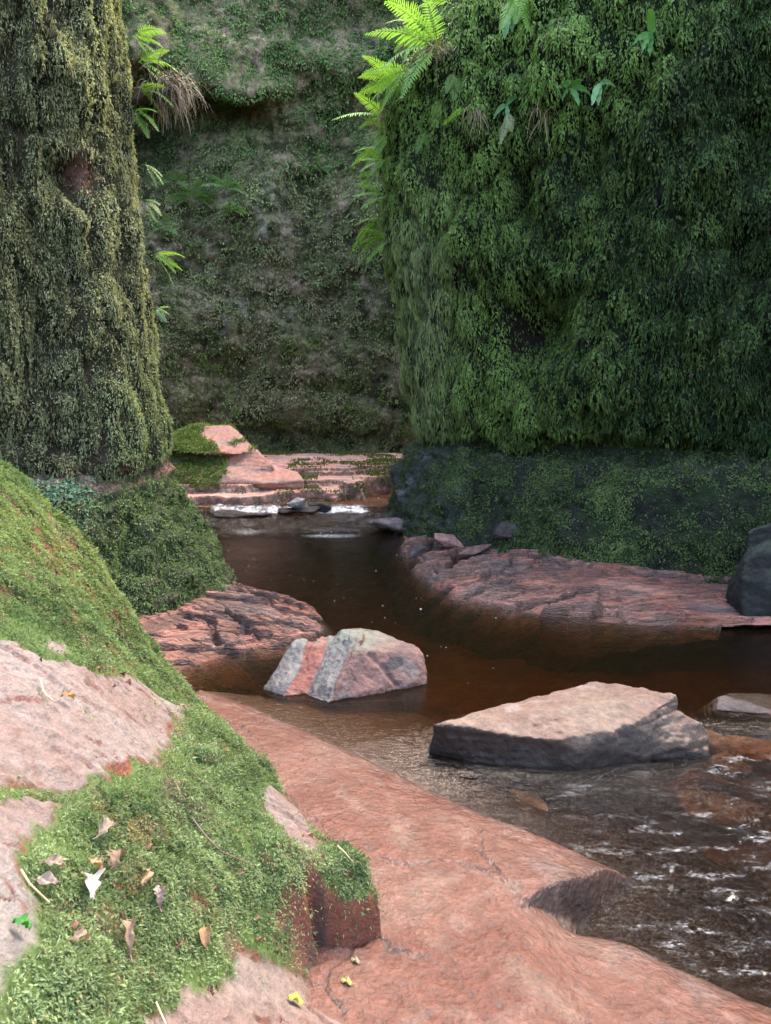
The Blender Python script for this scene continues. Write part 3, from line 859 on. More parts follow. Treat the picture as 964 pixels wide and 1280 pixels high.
d = np.array([0, 0, -.8]) + nn * .55 + rng.normal(0, .5, (n, 3))
L_ = np.clip(rng.normal(.048, .018, n), .015, .11)
tone = np.clip(.42 + .6 * fbm(q, 1.3, 5, 196, gain=.7) + .5 * cl_ + rng.normal(0, .13, n), 0, 1)
cl = mix(np.array([.03, .052, .016]), np.array([.42, .50, .24]), tone)
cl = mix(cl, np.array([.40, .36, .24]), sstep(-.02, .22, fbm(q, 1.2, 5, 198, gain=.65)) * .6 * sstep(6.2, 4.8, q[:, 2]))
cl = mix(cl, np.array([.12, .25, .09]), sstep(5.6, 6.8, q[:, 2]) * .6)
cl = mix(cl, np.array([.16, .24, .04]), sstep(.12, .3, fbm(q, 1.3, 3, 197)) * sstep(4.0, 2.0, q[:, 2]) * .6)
cl = mix(cl, np.array([.28, .30, .20]), grey_[i, j] * .6)
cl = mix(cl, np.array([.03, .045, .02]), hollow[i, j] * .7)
cl = mix(cl, np.array([.10, .07, .05]), (rng.random(n) < .06) * .7)
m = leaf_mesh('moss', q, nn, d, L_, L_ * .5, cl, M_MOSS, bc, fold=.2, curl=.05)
m['kind'] = 'stuff'

# ==================================================================  ROCK LEDGES (terraced sheets)
def strata_colour(P, seed, f=26, dark=.75):
    s = fbm(np.stack([P[..., 0] * .9, P[..., 1] * .9, P[..., 2] * f], -1), 1.0, 4, seed)
    c = mix(PINK * 1.25, RED * 1.05, sstep(-.2, .25, fbm(P, 1.5, 4, seed + 3)))
    c = mix(c, GREY * .62, sstep(-.05, .3, fbm(P, 2.3, 4, seed + 5)) * .6)
    return mix(c, DARK, sstep(.02, .25, s) * dark), s


def ledge(name, poly, bx, prof, seed, res, terr=.035, label=None, cat='rock ledge', cracks=(), mat=None, wob=.06, stepn=.0, dark=.7, extra=None, chips=None, saw=None, gain=1.0):
    gx = np.arange(bx[0], bx[1], res * 1.1); gy = np.arange(bx[2], bx[3], res * .6)
    X, Y = np.meshgrid(gx, gy, indexing='ij'); P0 = xy(X, Y)
    sd = sdist(X, Y, poly) + wob * fbm(P0, 2.5, 4, seed + 11) + wob * .35 * fbm(P0, 11, 3, seed + 12)
    if chips:
        cx_, cy_, ch, xm = chips
        g_, id_ = worley((X + .35 * Y + .10 * fbm(P0, 3, 3, seed + 41)) / cx_, (Y - .15 * X + .06 * fbm(P0, 4, 3, seed + 42)) / cy_, seed)
        sd = sd + (id_ - .55) * .16
    Z = np.where(sd > 0, prof(np.clip(sd, 0, 9), X, Y), 0)
    Z = Z + .03 * fbm(P0, 2, 3, seed + 13) * sstep(0, .2, sd)
    lv = Z / terr + .9 * fbm(P0, 1.6, 4, seed + 14, st=(.6, 1.2, 1))
    k = np.floor(lv); fr_ = lv - k
    Zt = (k + sstep(.72, 1, fr_)) * terr - .9 * terr * fbm(P0, 1.6, 4, seed + 14, st=(.6, 1.2, 1))
    Z = Z * .35 + Zt * .65
    if chips:
        cx_, cy_, ch, xm = chips
        g_, id_ = worley((X + .35 * Y + .10 * fbm(P0, 3, 3, seed + 41)) / cx_, (Y - .15 * X + .06 * fbm(P0, 4, 3, seed + 42)) / cy_, seed)
        fade = (.30 + .70 * sstep(xm, xm - 1.1, X)) * sstep(0, .06, sd)
        Z = Z + ((id_ - .45) * ch - .05 * sstep(.10, .02, g_) * (id_ > .35)) * fade
    w2 = .8 * fbm(P0, 2.6, 4, seed + 31, st=(.5, 1.3, 1)) + .35 * fbm(P0, 9, 3, seed + 33, st=(.5, 1.2, 1))
    t2 = terr * .36; l2 = Z / t2 + w2; k2 = np.floor(l2); f2 = l2 - k2
    Z2_ = (k2 + sstep(.6, 1, f2) - w2) * t2
    Z = Z + (Z2_ - Z) * .9 + t2 * .55 * w2
    line = sstep(.5, .75, f2) * sstep(-.35, .15, fbm(P0, 1.9, 3, seed + 35, st=(.6, 1.3, 1)))
    Z = Z + .007 * fbm(P0, 13, 3, seed + 15)
    if saw:
        ph = X * saw[0] + Y * saw[1] + 2.2 * fbm(P0, .9, 3, seed + 51) + .9 * fbm(P0, 3.5, 3, seed + 52)
        fq = np.mod(ph, 1); am_ = saw[2] * np.clip(.45 + 1.6 * fbm(P0, 1.7, 3, seed + 53, st=(.5, 1.4, 1)), 0, 1.2) * sstep(0, .1, sd)
        Z = Z + am_ * (.5 - fq)
        line = np.maximum(line, sstep(.72, .9, fq) * sstep(.1, .5, am_ / saw[2]))
    for (pts, wd, dp) in cracks:
        Xw = X + .16 * fbm(P0, 3, 4, seed + 16); Yw = Y + .16 * fbm(P0, 3.3, 4, seed + 17)
        dl = dline(Xw, Yw, pts)
        a_ = np.asarray(pts[0])[:2]; b_ = np.asarray(pts[-1])[:2]; e_ = (b_ - a_) / np.linalg.norm(b_ - a_)
        sg = e_[0] * (Yw - a_[1]) - e_[1] * (Xw - a_[0])
        w_ = wd * np.clip(.9 + 1.6 * fbm(P0, 4, 2, seed + 18), .15, 2)
        Z = Z - dp * sstep(w_, w_ * .35, dl) + .05 * np.exp(-dl / .22) * sstep(-.01, .01, sg)
    Z = np.where(sd > 0, Z + .012, np.maximum(.012 + sd * 1.2, -.5))
    if extra is not None: Z = extra(X, Y, Z, P0)
    P = xy(X, Y, Z); N = gnormals(P)
    c, s = strata_colour(P, seed + 20, dark=dark)
    c = c * gain
    if gain > 1: c = mix(c, np.array([.36, .275, .245]), .5 + 0 * sd)
    steep = sstep(.8, .45, N[..., 2])
    c = mix(c, DARK * 1.1, np.maximum(steep * .75, line * dark * sstep(0, .05, sd)))
    c = mix(c, c * .45, sstep(.05, .0, Z) * .8)
    wet = np.clip(.35 + .4 * sstep(.12, .0, Z) + .4 * fbm(P0, 4, 3, seed + 24), 0, 1)
    o = grid_obj(name, P, mat or M_LAYER, np.concatenate([c, wet[..., None]], -1))
    if label: tag(o, label, cat)
    return o, P, N


# right ledge under the dark cliff base
rp = [at(508, 690, z=0), at(522, 712, z=0), at(548, 735, z=0), at(575, 748, z=0), at(640, 764, z=0), at(700, 772, z=0), at(760, 779, z=0), at(830, 783, z=0), at(900, 786, z=0), at(1000, 790, z=0), at(1150, 800, z=0)]
rp = [p[:2] for p in rp] + [[6.5, 6.5], [5.5, 8], [2.5, 10], [.9, 11.2], [.45, 10.9], [.25, 10.6], [.1, 10.0], at(500, 664, z=0)[:2]]
cr = [([at(600, 722, z=.12), at(640, 700, z=.15), at(690, 690, z=.2)], .05, .10), ([at(630, 762, z=.02), at(690, 752, z=.05), at(745, 742, z=.08)], .045, .09),
      ([at(560, 690, z=.1), at(600, 680, z=.15)], .07, .12), ([at(545, 720, z=.05), at(575, 690, z=.1), at(590, 660, z=.2)], .05, .1), ([at(500, 705, z=.02), at(530, 680, z=.1), at(545, 665, z=.15)], .06, .12),
      ([at(745, 775, z=.0), at(748, 748, z=.08)], .03, .06), ([at(640, 700, z=.1), at(760, 712, z=.12), at(930, 725, z=.14)], .03, .05)]
ledge('rock_ledge', rp, (-.2, 5.2, 5.8, 11.2), lambda s, X, Y: .035 * (1 - np.exp(-s / .08)) + .055 * s, 200, .016, .036, chips=(.46, .17, .10, 1.9), saw=(.9, 10.5, .042),
      label='layered pinkish rock ledge with dark cracks below the right cliff', cracks=cr)

# left shore ledge at the pillar's foot
lp_ = [at(a, b, z=0)[:2] for a, b in [(205, 845), (226, 840), (276, 824), (324, 810), (363, 806), (396, 795), (402, 778), (374, 755), (332, 740), (298, 728)]] + [[-1.6, 7.2], [-2.2, 7.2], [-3, 6], [-2.4, 4.6], [-1.5, 4.4]]
cr = [([at(270, 772, z=.12), at(300, 790, z=.06), at(330, 797, z=.05)], .05, .10), ([at(290, 742, z=.1), at(330, 756, z=.06), at(370, 766, z=.03)], .03, .08), ([at(235, 760, z=.2), at(262, 785, z=.12), at(275, 800, z=.08)], .035, .08)]
ledge('rock_ledge', lp_, (-2.7, -.4, 4.2, 7.1), lambda s, X, Y: .05 * (1 - np.exp(-s / .1)) + .14 * s, 230, .010, .03, chips=(.55, .13, .045, 9), saw=(5.0, 10.0, .026),
      label='low wrinkled pink rock ledge at the foot of the left pillar', cracks=cr, wob=.04)

# far ledges behind the cascade
fp = [at(a, b, z=.1)[:2] for a, b in [(190, 640), (245, 633), (300, 636), (345, 632), (400, 626), (440, 633), (490, 632), (500, 622)]] + [[.9, 12.6], [2.5, 14.5], [3, 17], [-6, 17], [-5.5, 12], [-3.4, 11.3]]


def farprof(s, X, Y):
    m = .08 + .14 * sstep(.1, .16, s - .45 * sstep(-.85, -.5, X)) + .10 * sstep(.5, .58, s) + .10 * sstep(1.05, 1.15, s) + .07 * s
    return m


o, FP, FN = ledge('rock_ledge', fp, (-5, 2.6, 10.6, 16.4), farprof, 260, .022, .07, 'far pale pink rock ledge behind the little cascade', dark=.25, gain=1.9, wob=.12, mat=M_ROCK,
      cracks=[([at(240, 606, z=.5), at(330, 600, z=.5), at(390, 590, z=.55)], .07, .10), ([at(350, 580, z=.7), at(430, 585, z=.6), at(500, 578, z=.6)], .05, .06)])
w = (sstep(.05, .3, fbm(FP, 1.3, 4, 300) + .1) * .8 + .15 * sstep(.8, .5, FN[..., 2])) * (FP[..., 2] > .2)
q, nn, i, j = scatter(FP, FN, 16000, w)
n = len(q)
tone = np.clip(.45 + rng.normal(0, .2, n), 0, 1)
m = leaf_mesh('moss', q, nn, nn + rng.normal(0, .7, (n, 3)), .045, .022, mix(np.array([.04, .07, .02]), np.array([.15, .2, .07]), tone), M_MOSS, o)
m['kind'] = 'stuff'


# ==================================================================  BOULDERS
def hull_rock(name, hulls, voxel, seed, colour, mat=M_ROCK, amp=.02, freq=5, fine=.006, smooth=3, strata=None, parent=None, post=None):
    bm = bmesh.new()
    for pts in hulls:
        b = bmesh.new()
        vs = [b.verts.new(p) for p in pts]
        r = bmesh.ops.convex_hull(b, input=vs)
        bmesh.ops.delete(b, geom=[g for g in r['geom_unused'] if isinstance(g, bmesh.types.BMVert)], context='VERTS')
        bmesh.ops.recalc_face_normals(b, faces=b.faces)
        t = bpy.data.meshes.new('t'); b.to_mesh(t); b.free()
        bm.from_mesh(t); bpy.data.meshes.remove(t)
    me = bpy.data.meshes.new(name); bm.to_mesh(me); bm.free()
    ob = bpy.data.objects.new(name, me); COL.objects.link(ob)
    md = ob.modifiers.new('r', 'REMESH'); md.mode = 'VOXEL'; md.voxel_size = voxel
    if smooth:
        ms = ob.modifiers.new('s', 'SMOOTH'); ms.factor = .5; ms.iterations = smooth
    dg = bpy.context.evaluated_depsgraph_get()
    m2 = bpy.data.meshes.new_from_object(ob.evaluated_get(dg))
    bpy.data.objects.remove(ob); bpy.data.meshes.remove(me)
    n = len(m2.vertices)
    V = np.zeros(n * 3, np.float32); m2.vertices.foreach_get('co', V); V = V.reshape(-1, 3).astype(float)
    Nn = np.zeros(n * 3, np.float32); m2.vertices.foreach_get('normal', Nn); Nn = Nn.reshape(-1, 3).astype(float)
    dsp = amp * fbm(V, freq, 4, seed) + fine * fbm(V, freq * 6, 3, seed + 4)
    if strata is not None: dsp = dsp + strata(V, Nn)
    V = V + Nn * dsp[:, None]
    m2.vertices.foreach_set('co', V.astype(np.float32).ravel())
    m2.polygons.foreach_set('use_smooth', np.ones(len(m2.polygons), bool))
    m2.update()
    m2.vertices.foreach_get('normal', (tmp := np.zeros(n * 3, np.float32)))
    setcol(m2, colour(V, tmp.reshape(-1, 3)))
    m2.materials.clear()
    m2.name = name
    o = link(name, m2, mat, parent)
    return o, V, tmp.reshape(-1, 3)


def prism(top, zb, spread=0.0):
    """top points plus the same outline dropped to zb"""
    top = [np.asarray(t, float) for t in top]
    cen = np.mean(top, axis=0)
    bot = []
    for t in top:
        v = t - cen; v[2] = 0
        b = t + v * spread; b[2] = zb
        bot.append(b)
    return top + bot


# slab boulder
A = lambda a, b, y: at(a, b, Y=y)
main = [A(543, 905, 3.70), A(589, 893, 3.92), A(672, 873, 4.12), A(741, 853, 4.3), A(805, 859, 4.24), A(846, 869, 3.88), A(790, 905, 3.66), A(722, 938, 3.56), A(690, 926, 3.58)]
low1 = [at(534, 943, z=0), at(600, 955, z=0), at(690, 963, z=0), at(723, 964, z=0), at(800, 953, z=-.0), at(850, 947, z=-.0)]
low1 = low1 + [p + np.array([0, .3, -.25]) for p in low1] + [np.array([1.45, 4.15, -.2]), np.array([1.0, 4.3, -.2]), np.array([.5, 4.1, -.2])]
right = [A(815, 915, 3.72), A(849, 887, 3.84), A(876, 902, 3.8), A(888, 915, 3.78), A(887, 937, 3.72), A(850, 935, 3.68), A(800, 948, 3.64)]
right = right + [at(888, 948, z=-.0), at(850, 949, z=0), at(800, 954, z=0), np.array([1.5, 3.9, -.2]), np.array([1.45, 4.1, -.2]), np.array([1.1, 3.9, -.2])]


def slab_strata(V, Nn):
    h = V[:, 2] * 1.0 - V[:, 0] * .06 + .012 * fbm(V, 4, 3, 311)
    f = np.mod(h * 26, 1)
    side = sstep(.75, .35, Nn[:, 2])
    return -.006 * sstep(.6, .95, f) * side * sstep(-.2, .2, fbm(V, 3, 2, 313)) - .010 * sstep(.16, .3, fbm(V, 6, 3, 315, st=(1, 1, .3)))


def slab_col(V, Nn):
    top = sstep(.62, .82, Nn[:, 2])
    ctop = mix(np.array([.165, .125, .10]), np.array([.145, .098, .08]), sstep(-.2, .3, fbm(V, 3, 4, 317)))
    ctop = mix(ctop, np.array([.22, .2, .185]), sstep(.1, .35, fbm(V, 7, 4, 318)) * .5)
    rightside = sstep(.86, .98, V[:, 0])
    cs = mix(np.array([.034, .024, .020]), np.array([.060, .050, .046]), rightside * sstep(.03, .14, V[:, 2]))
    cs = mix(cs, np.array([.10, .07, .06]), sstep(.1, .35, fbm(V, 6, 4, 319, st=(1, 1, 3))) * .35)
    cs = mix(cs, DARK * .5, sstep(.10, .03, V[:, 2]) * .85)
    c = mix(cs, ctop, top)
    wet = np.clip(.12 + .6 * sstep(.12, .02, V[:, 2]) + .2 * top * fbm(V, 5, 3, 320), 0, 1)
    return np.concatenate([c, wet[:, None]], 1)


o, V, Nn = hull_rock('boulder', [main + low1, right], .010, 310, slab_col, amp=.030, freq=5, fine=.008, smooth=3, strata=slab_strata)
tag(o, 'flat topped slab boulder with dark undersides standing in midstream', 'boulder')

# tilted striped boulder
s1 = [at(329, 862, z=0), at(356, 871, z=0), A(368, 800, 4.82), A(386, 797, 4.85), A(397, 797, 4.88)]
s1 += [at(336, 862, z=-.25), at(360, 871, z=-.25), np.array([-.35, 4.9, -.25]), np.array([-.62, 5.0, .1]), np.array([-.62, 5.0, -.25])]
s2 = [at(354, 871, z=0), at(384, 869, z=0), A(394, 795, 4.84), A(409, 801, 4.8), np.array([-.3, 5.1, .18]), np.array([-.45, 5.1, .2]), at(356, 871, z=-.25), at(384, 869, z=-.25), np.array([-.3, 5.1, -.25])]
s3 = [at(380, 868, z=0), at(411, 879, z=0), A(416, 799, 4.8), A(429, 789, 4.84), A(453, 787, 4.9), A(452, 800, 4.68), np.array([-.1, 5.2, .2]), np.array([-.3, 5.2, .2]), at(380, 868, z=-.25), at(411, 879, z=-.25), np.array([-.05, 5.2, -.25])]
s4 = [at(409, 879, z=0), A(444, 812, 4.62), A(453, 788, 4.9), A(470, 788, 4.95), A(494, 799, 4.9), A(529, 816, 4.78), at(534, 856, z=0), at(494, 861, z=0), A(497, 852, 4.6),
      np.array([-.05, 5.2, -.25]), at(409, 879, z=-.25), at(534, 856, z=-.25), np.array([.25, 5.1, -.25]), np.array([.2, 5.15, .1])]


def til_q(V):
    return V[:, 0] - .47 * V[:, 2] + .045 * fbm(V, 4, 4, 331)


qa = at(356, 871, z=0)[0]; qb = at(383, 868, z=0)[0]; qc = at(411, 879, z=0)[0]


def til_strata(V, Nn):
    q = til_q(V)
    fine = fbm(np.stack([q * 40, V[:, 1] * 2, V[:, 2] * 2], -1), 1, 3, 333)
    left = q < qc + .02
    band = sstep(qa - .01, qa + .01, q) * sstep(qb + .01, qb - .01, q)
    crk = np.exp(-((dline(V[:, 0], V[:, 2], [(at(462, 818, Y=4.65)[0], at(462, 818, Y=4.65)[2]), (at(480, 836, Y=4.62)[0], at(480, 836, Y=4.62)[2]), (at(496, 856, Y=4.6)[0], at(496, 856, Y=4.6)[2])]) / .014) ** 2))
    return np.where(left, .010 * fine, 0) - .016 * band + .008 * fbm(V, 12, 3, 335, st=(1, 1, .4)) * band - .02 * crk * (V[:, 1] < 4.75)


def til_col(V, Nn):
    q = til_q(V)
    fine = fbm(np.stack([q * 34, V[:, 1] * 3, V[:, 2] * 3], -1), 1, 4, 337)
    g = mix(np.array([.20, .20, .20]), np.array([.34, .32, .31]), sstep(-.3, .3, fine))
    g = mix(g, np.array([.12, .11, .11]), sstep(.1, .0, V[:, 2]) * .5)
    pk = mix(np.array([.42, .19, .16]), np.array([.34, .15, .12]), sstep(-.2, .3, fbm(V, 9, 3, 338)))
    big = mix(np.array([.32, .19, .17]), np.array([.25, .165, .155]), sstep(-.25, .25, fbm(V, 5, 4, 339)))
    big = mix(big, np.array([.30, .27, .26]), sstep(.12, .3, fbm(V, 5, 4, 340)) * .6)
    band = sstep(qa - .006, qa + .006, q) * sstep(qb + .006, qb - .006, q)
    c = mix(g, pk, band)
    r = sstep(qc - .004, qc + .004, q)
    c = mix(c, big, r)
    patch = np.exp(-(((V[:, 0] - at(493, 830, Y=4.65)[0]) / .07) ** 2 + ((V[:, 2] - at(493, 830, Y=4.65)[2]) / .035) ** 2)) + .3 * fbm(V, 18, 3, 341)
    c = mix(c, np.array([.11, .105, .11]), sstep(.42, .5, patch) * r)
    topg = sstep(.5, .8, Nn[:, 2]) * sstep(.2, .27, V[:, 2])
    c = mix(c, np.array([.30, .36, .29]), topg * .6) * .48
    return np.concatenate([c, np.clip(.15 + .5 * sstep(.06, .0, V[:, 2]), 0, 1)[:, None]], 1)


o, V, Nn = hull_rock('boulder', [s1, s2, s3, s4], .009, 330, til_col, amp=.026, freq=6, fine=.008, smooth=2, strata=til_strata)
tag(o, 'tilted boulder with grey and pink stripes half sunk in the pool', 'boulder')

# dark boulder at the right edge
r0 = [A(930, 700, 6.1), A(928, 728, 6.05), A(940, 752, 6.05), A(938, 778, 6.0), A(936, 686, 6.3), A(960, 676, 6.2), A(1040, 668, 6.2), A(1060, 780, 5.9), A(1090, 720, 6.5), A(940, 690, 6.9), A(1060, 665, 6.9),
      np.array([2.9, 6.0, -.2]), np.array([3.7, 5.9, -.2]), np.array([3.7, 6.8, -.2]), np.array([2.95, 6.7, -.2])]
r1 = [A(934, 664, 6.5), A(964, 652, 6.5), A(1040, 648, 6.6), A(936, 690, 6.45), A(1040, 700, 6.4), A(945, 665, 7.0), A(1050, 660, 7.0)]
r2 = [A(893, 782, 6.0), A(930, 772, 6.1), A(965, 768, 6.1), A(968, 786, 5.9), A(905, 787, 5.92), A(940, 787, 5.85)]


def dk_col(V, Nn):
    c = mix(np.array([.012, .012, .013]), np.array([.022, .024, .024]), sstep(-.2, .3, fbm(V, 6, 4, 351)))
    c = mix(c, np.array([.03, .04, .03]), sstep(.2, .7, Nn[:, 2]) * sstep(-.3, .2, fbm(V, 5, 4, 352)) * .9)
    return np.concatenate([c, np.full((len(V), 1), .0)], 1)


o, V, Nn = hull_rock('boulder', [r0, r1, r2], .014, 350, dk_col, M_BANK, amp=.05, freq=3.5, fine=.012, smooth=2)
tag(o, 'dark almost black boulder cut off by the right edge of the picture', 'boulder')

# low flat stone right of the slab
f0 = [A(897, 872, 4.45), A(912, 866, 4.6), A(985, 866, 4.7), A(1010, 880, 4.5), A(900, 882, 4.4), A(960, 886, 4.35), at(895, 888, z=0), at(1000, 896, z=0), np.array([1.95, 4.3, -.2]), np.array([2.6, 4.3, -.2]), np.array([2.6, 4.7, -.2]), np.array([2.0, 4.7, -.2])]


def fl_col(V, Nn):
    c = mix(np.array([.22, .2, .2]), np.array([.3, .24, .22]), sstep(-.2, .3, fbm(V, 6, 4, 361)))
    c = mix(c, DARK, sstep(.05, .0, V[:, 2]) * .8)
    return np.concatenate([c, np.full((len(V), 1), .5)], 1)


o, V, Nn = hull_rock('rock', [f0], .010, 360, fl_col, M_WETROCK, amp=.018, freq=6, fine=.006, smooth=2, strata=lambda V, Nn: -.012 * sstep(.6, .9, np.mod(V[:, 2] * 22 + .4 * fbm(V, 3, 2, 362), 1)))
tag(o, 'low grey layered stone breaking the water right of the slab boulder', 'rock')

# far mossy boulder on the ledge
g0 = [A(216, 548, 12.4), A(242, 533, 12.6), A(286, 531, 12.6), A(304, 545, 12.5), A(318, 563, 12.3), A(214, 562, 12.2), A(300, 568, 12.1), A(240, 566, 12.0), A(225, 540, 13.2), A(290, 535, 13.3), A(316, 560, 13.2), A(214, 566, 13.2)]
g1 = [A(213, 566, 12.4), A(318, 560, 12.3), A(340, 578, 12.1), A(214, 586, 12.2), A(345, 586, 12.0), A(330, 586, 12.1), A(320, 570, 13.2), A(220, 580, 13.2)]
g2 = [A(214, 586, 12.0), A(330, 578, 12.2), A(372, 590, 12.1), A(380, 600, 12.0), A(214, 604, 11.9), A(340, 604, 11.8), A(220, 590, 13.2), A(370, 590, 13.2), A(380, 612, 12.0), A(214, 616, 11.9)]


def fb_col(V, Nn):
    s = fbm(np.stack([V[:, 0], V[:, 1], V[:, 2] * 18], -1), 1, 3, 371)
    c = mix(PINK * 1.5, np.array([.33, .24, .21]), sstep(-.2, .3, s))
    return np.concatenate([c, np.full((len(V), 1), .1)], 1)


o, V, Nn = hull_rock('boulder', [g0, g1, g2], .022, 370, fb_col, M_ROCK, amp=.05, freq=2.4, fine=.012, smooth=3, strata=lambda V, Nn: -.03 * sstep(.75, .95, np.mod(V[:, 2] * 8 + .5 * fbm(V, 1.5, 2, 372), 1)) * sstep(.8, .3, Nn[:, 2]))
tag(o, 'layered pink boulder with a moss cap on the far ledge beside the left pillar', 'boulder')
mk = (fbm(V, 1.6, 3, 375) + .05 - .55 * (V[:, 0] + 2.75) > 0) & (Nn[:, 2] > -.1) & (Nn[:, 1] < .3)
idx = np.nonzero(mk)[0]
idx = rng.choice(idx, 16000)
q = V[idx] + rng.normal(0, .015, (len(idx), 3)); nn = Nn[idx].astype(float); n = len(q)
m = leaf_mesh('moss', q, nn, nn * .6 + np.array([0, 0, -.3]) + rng.normal(0, .5, (n, 3)), np.clip(rng.normal(.05, .015, n), .02, .09), .022, mix(np.array([.08, .13, .03]), np.array([.28, .38, .13]), np.clip(.5 + .5 * fbm(q, 4, 3, 376) + rng.normal(0, .15, n), 0, 1)), M_MOSS, o)
m['kind'] = 'stuff'

# small dark rocks around the cascade and along the right ledge
def small_rock(px, py, z, sx, sy, sz, seed, label, colr=(.035, .03, .032), name='rock', wet=.6, group=None, tilt=0):
    r = np.random.default_rng(seed)
    c = at(px, py, z=z)
    pts = []
    for k in range(16):
        v = r.normal(0, 1, 3); v /= np.abs(v).max() ** .6 * np.linalg.norm(v) ** .4
        v = v * np.array([sx, sy, sz]) * r.uniform(.8, 1.1)
        v[2] += v[0] * tilt
        pts.append(c + v)
    colr = np.array(colr)

    def colf(V, Nn):
        cc = mix(colr * .7, colr * 1.4, sstep(-.3, .3, fbm(V, 8, 3, seed)))
        return np.concatenate([cc, np.full((len(V), 1), wet)], 1)
    o, V, Nn = hull_rock(name, [pts], max(.008, sx / 28), seed, colf, M_WETROCK, amp=sx * .10, freq=1.2 / sx, fine=sx * .03, smooth=2)
    tag(o, label, 'rock', group)
    return o


small_rock(372, 638, .10, .32, .16, .05, 401, 'long thin dark slab above the white cascade', tilt=.05)
small_rock(302, 642, .09, .42, .18, .06, 402, 'wide dark slab left of the white cascade beside the left pillar', tilt=-.03)
small_rock(400, 634, .12, .20, .14, .09, 403, 'small black rock at the right end of the cascade')
small_rock(372, 630, .2, .14, .1, .1, 404, 'pale grey pointed rock behind the cascade', colr=(.26, .25, .25), wet=.2)
small_rock(412, 664, -.02, .42, .10, .05, 405, 'thin dark ledge stone behind the white foam patch')
small_rock(635, 668, .3, .17, .14, .14, 406, 'dark round boulder against the mossy base of the right cliff')
small_rock(590, 690, .13, .20, .13, .07, 407, 'broken dark slab among the cracks at the left end of the right ledge', colr=(.12, .075, .07), tilt=.25)
small_rock(560, 676, .16, .22, .12, .07, 408, 'pinkish tilted slab at the corner below the wet cliff base', colr=(.22, .13, .12), tilt=-.15)
small_rock(520, 690, .03, .16, .12, .08, 409, 'dark wet stone at the water edge left of the right ledge', colr=(.06, .05, .055), tilt=.3)
small_rock(500, 655, .10, .42, .3, .10, 410, 'low grey wet rock between the cascade and the wet cliff base', colr=(.16, .13, .135), wet=.8)
small_rock(293, 792, .05, .10, .08, .07, 411, 'small rounded black stone in the crack of the left shore ledge', colr=(.05, .052, .058))
for k, (a, b, s) in enumerate([(868, 922, .16), (930, 936, .2), (905, 960, .15), (830, 962, .22), (1010, 930, .2), (640, 1010, .18), (900, 1010, .22)]):
    small_rock(a, b, -.15, s, s * .75, .05, 420 + k, 'flat orange stone under the shallow water around the slab boulder', colr=(.30, .16, .08), group='submerged stones', name='stone', wet=.1)

# ==================================================================  WATER
gy = [-4.0]
while gy[-1] < 16.2:
    yy = gy[-1]
    gy.append(yy + (.2 if yy < .9 else max(.010, .0055 * yy)))
gy = np.array(gy)
gx = np.concatenate([np.linspace(-4.2, -1.4, 90, endpoint=False), np.linspace(-1.4, 3.0, 420, endpoint=False), np.linspace(3.0, 9, 70)])
X, Y = np.meshgrid(gx, gy, indexing='ij'); P0 = xy(X, Y)
rif = np.exp(-(((X - 1.7) / 1.2) ** 2 + ((Y - 2.75) / .75) ** 2)) + .12 * np.exp(-(((X - .7) / .4) ** 2 + ((Y - 3.3) / .25) ** 2)) + .08 * np.exp(-(((X - .3) / .3) ** 2 + ((Y - 3.75) / .2) ** 2)) + .8 * np.exp(-(((X - 2.0) / .5) ** 2 + ((Y - 3.7) / .22) ** 2))
rif = rif + sstep(2.6, 1.6, Y) * sstep(.2, .8, X)
rif = np.clip(rif, 0, 1)
casc = np.exp(-((Y - 10.9) / .9) ** 2) * (X < .5)
flowu = X * .80 - Y * .6; flowv = X * .6 + Y * .80
Pf = np.stack([flowu, flowv, X * 0], -1)
wv = fbm(Pf, 5.0, 4, 500, st=(.6, 2.0, 1), ridged=True) * .5 + fbm(Pf, 12, 4, 505, st=(.6, 1.7, 1), gain=.7) * .6
Z = rif * wv * .05 + casc * .02 * fbm(P0, 6, 4, 507) + .0016 * fbm(P0, 4, 3, 509, st=(.6, 1.8, 1)) + .0009 * fbm(P0, 14, 2, 512, st=(.7, 1.6, 1))
Z = Z + .05 * sstep(10.2, 10.35, Y + .15 * fbm(P0, 1.2, 3, 514)) + .10 * sstep(11.05, 11.25, Y + .12 * fbm(P0, 2, 3, 516))
# foam
yw = Y + .15 * fbm(P0, 1.2, 3, 514); yw2 = Y + .12 * fbm(P0, 2, 3, 516)
foam = (.58 + .25 * fbm(P0, 5, 3, 519)) * np.exp(-((yw2 - 11.12) / .22) ** 2) * sstep(-2.9, -2.4, X) * sstep(.1, -.4, X)
p1 = at(420, 665, z=.05); p2 = at(310, 662, z=.03); p3 = at(490, 664, z=0)
foam = foam + .50 * np.exp(-(((X - p1[0]) / .55) ** 2 + ((Y - p1[1]) / .22) ** 2) ** 2)
foam = foam + .50 * np.exp(-(((X - p2[0]) / .6) ** 2 + ((Y - p2[1]) / .55) ** 2))
foam = foam + .42 * np.exp(-(((X - p3[0]) / .3) ** 2 + ((Y - p3[1]) / .2) ** 2))
foam = foam + .40 * np.exp(-(((X - .0) / .9) ** 2 + ((Y - 11.6) / .2) ** 2))
foam = foam + .0 * rif * sstep(.05, .35, wv) * sstep(-.1, .3, fbm(P0, 2.5, 2, 518))
c = np.stack([np.clip(rif * 1.0 + casc * .5, 0, 1), np.clip(foam, 0, 1), np.clip(rif * sstep(-.25, .3, wv) * .85 + casc * .7, 0, 1), 0 * X + 1], -1)  # blue channel: where the painted glint streaks show
wt = grid_obj('water', xy(X, Y, Z), M_WATER, c)
tag(wt, 'dark peat brown stream water winding between the rocks', 'water', kind='structure')

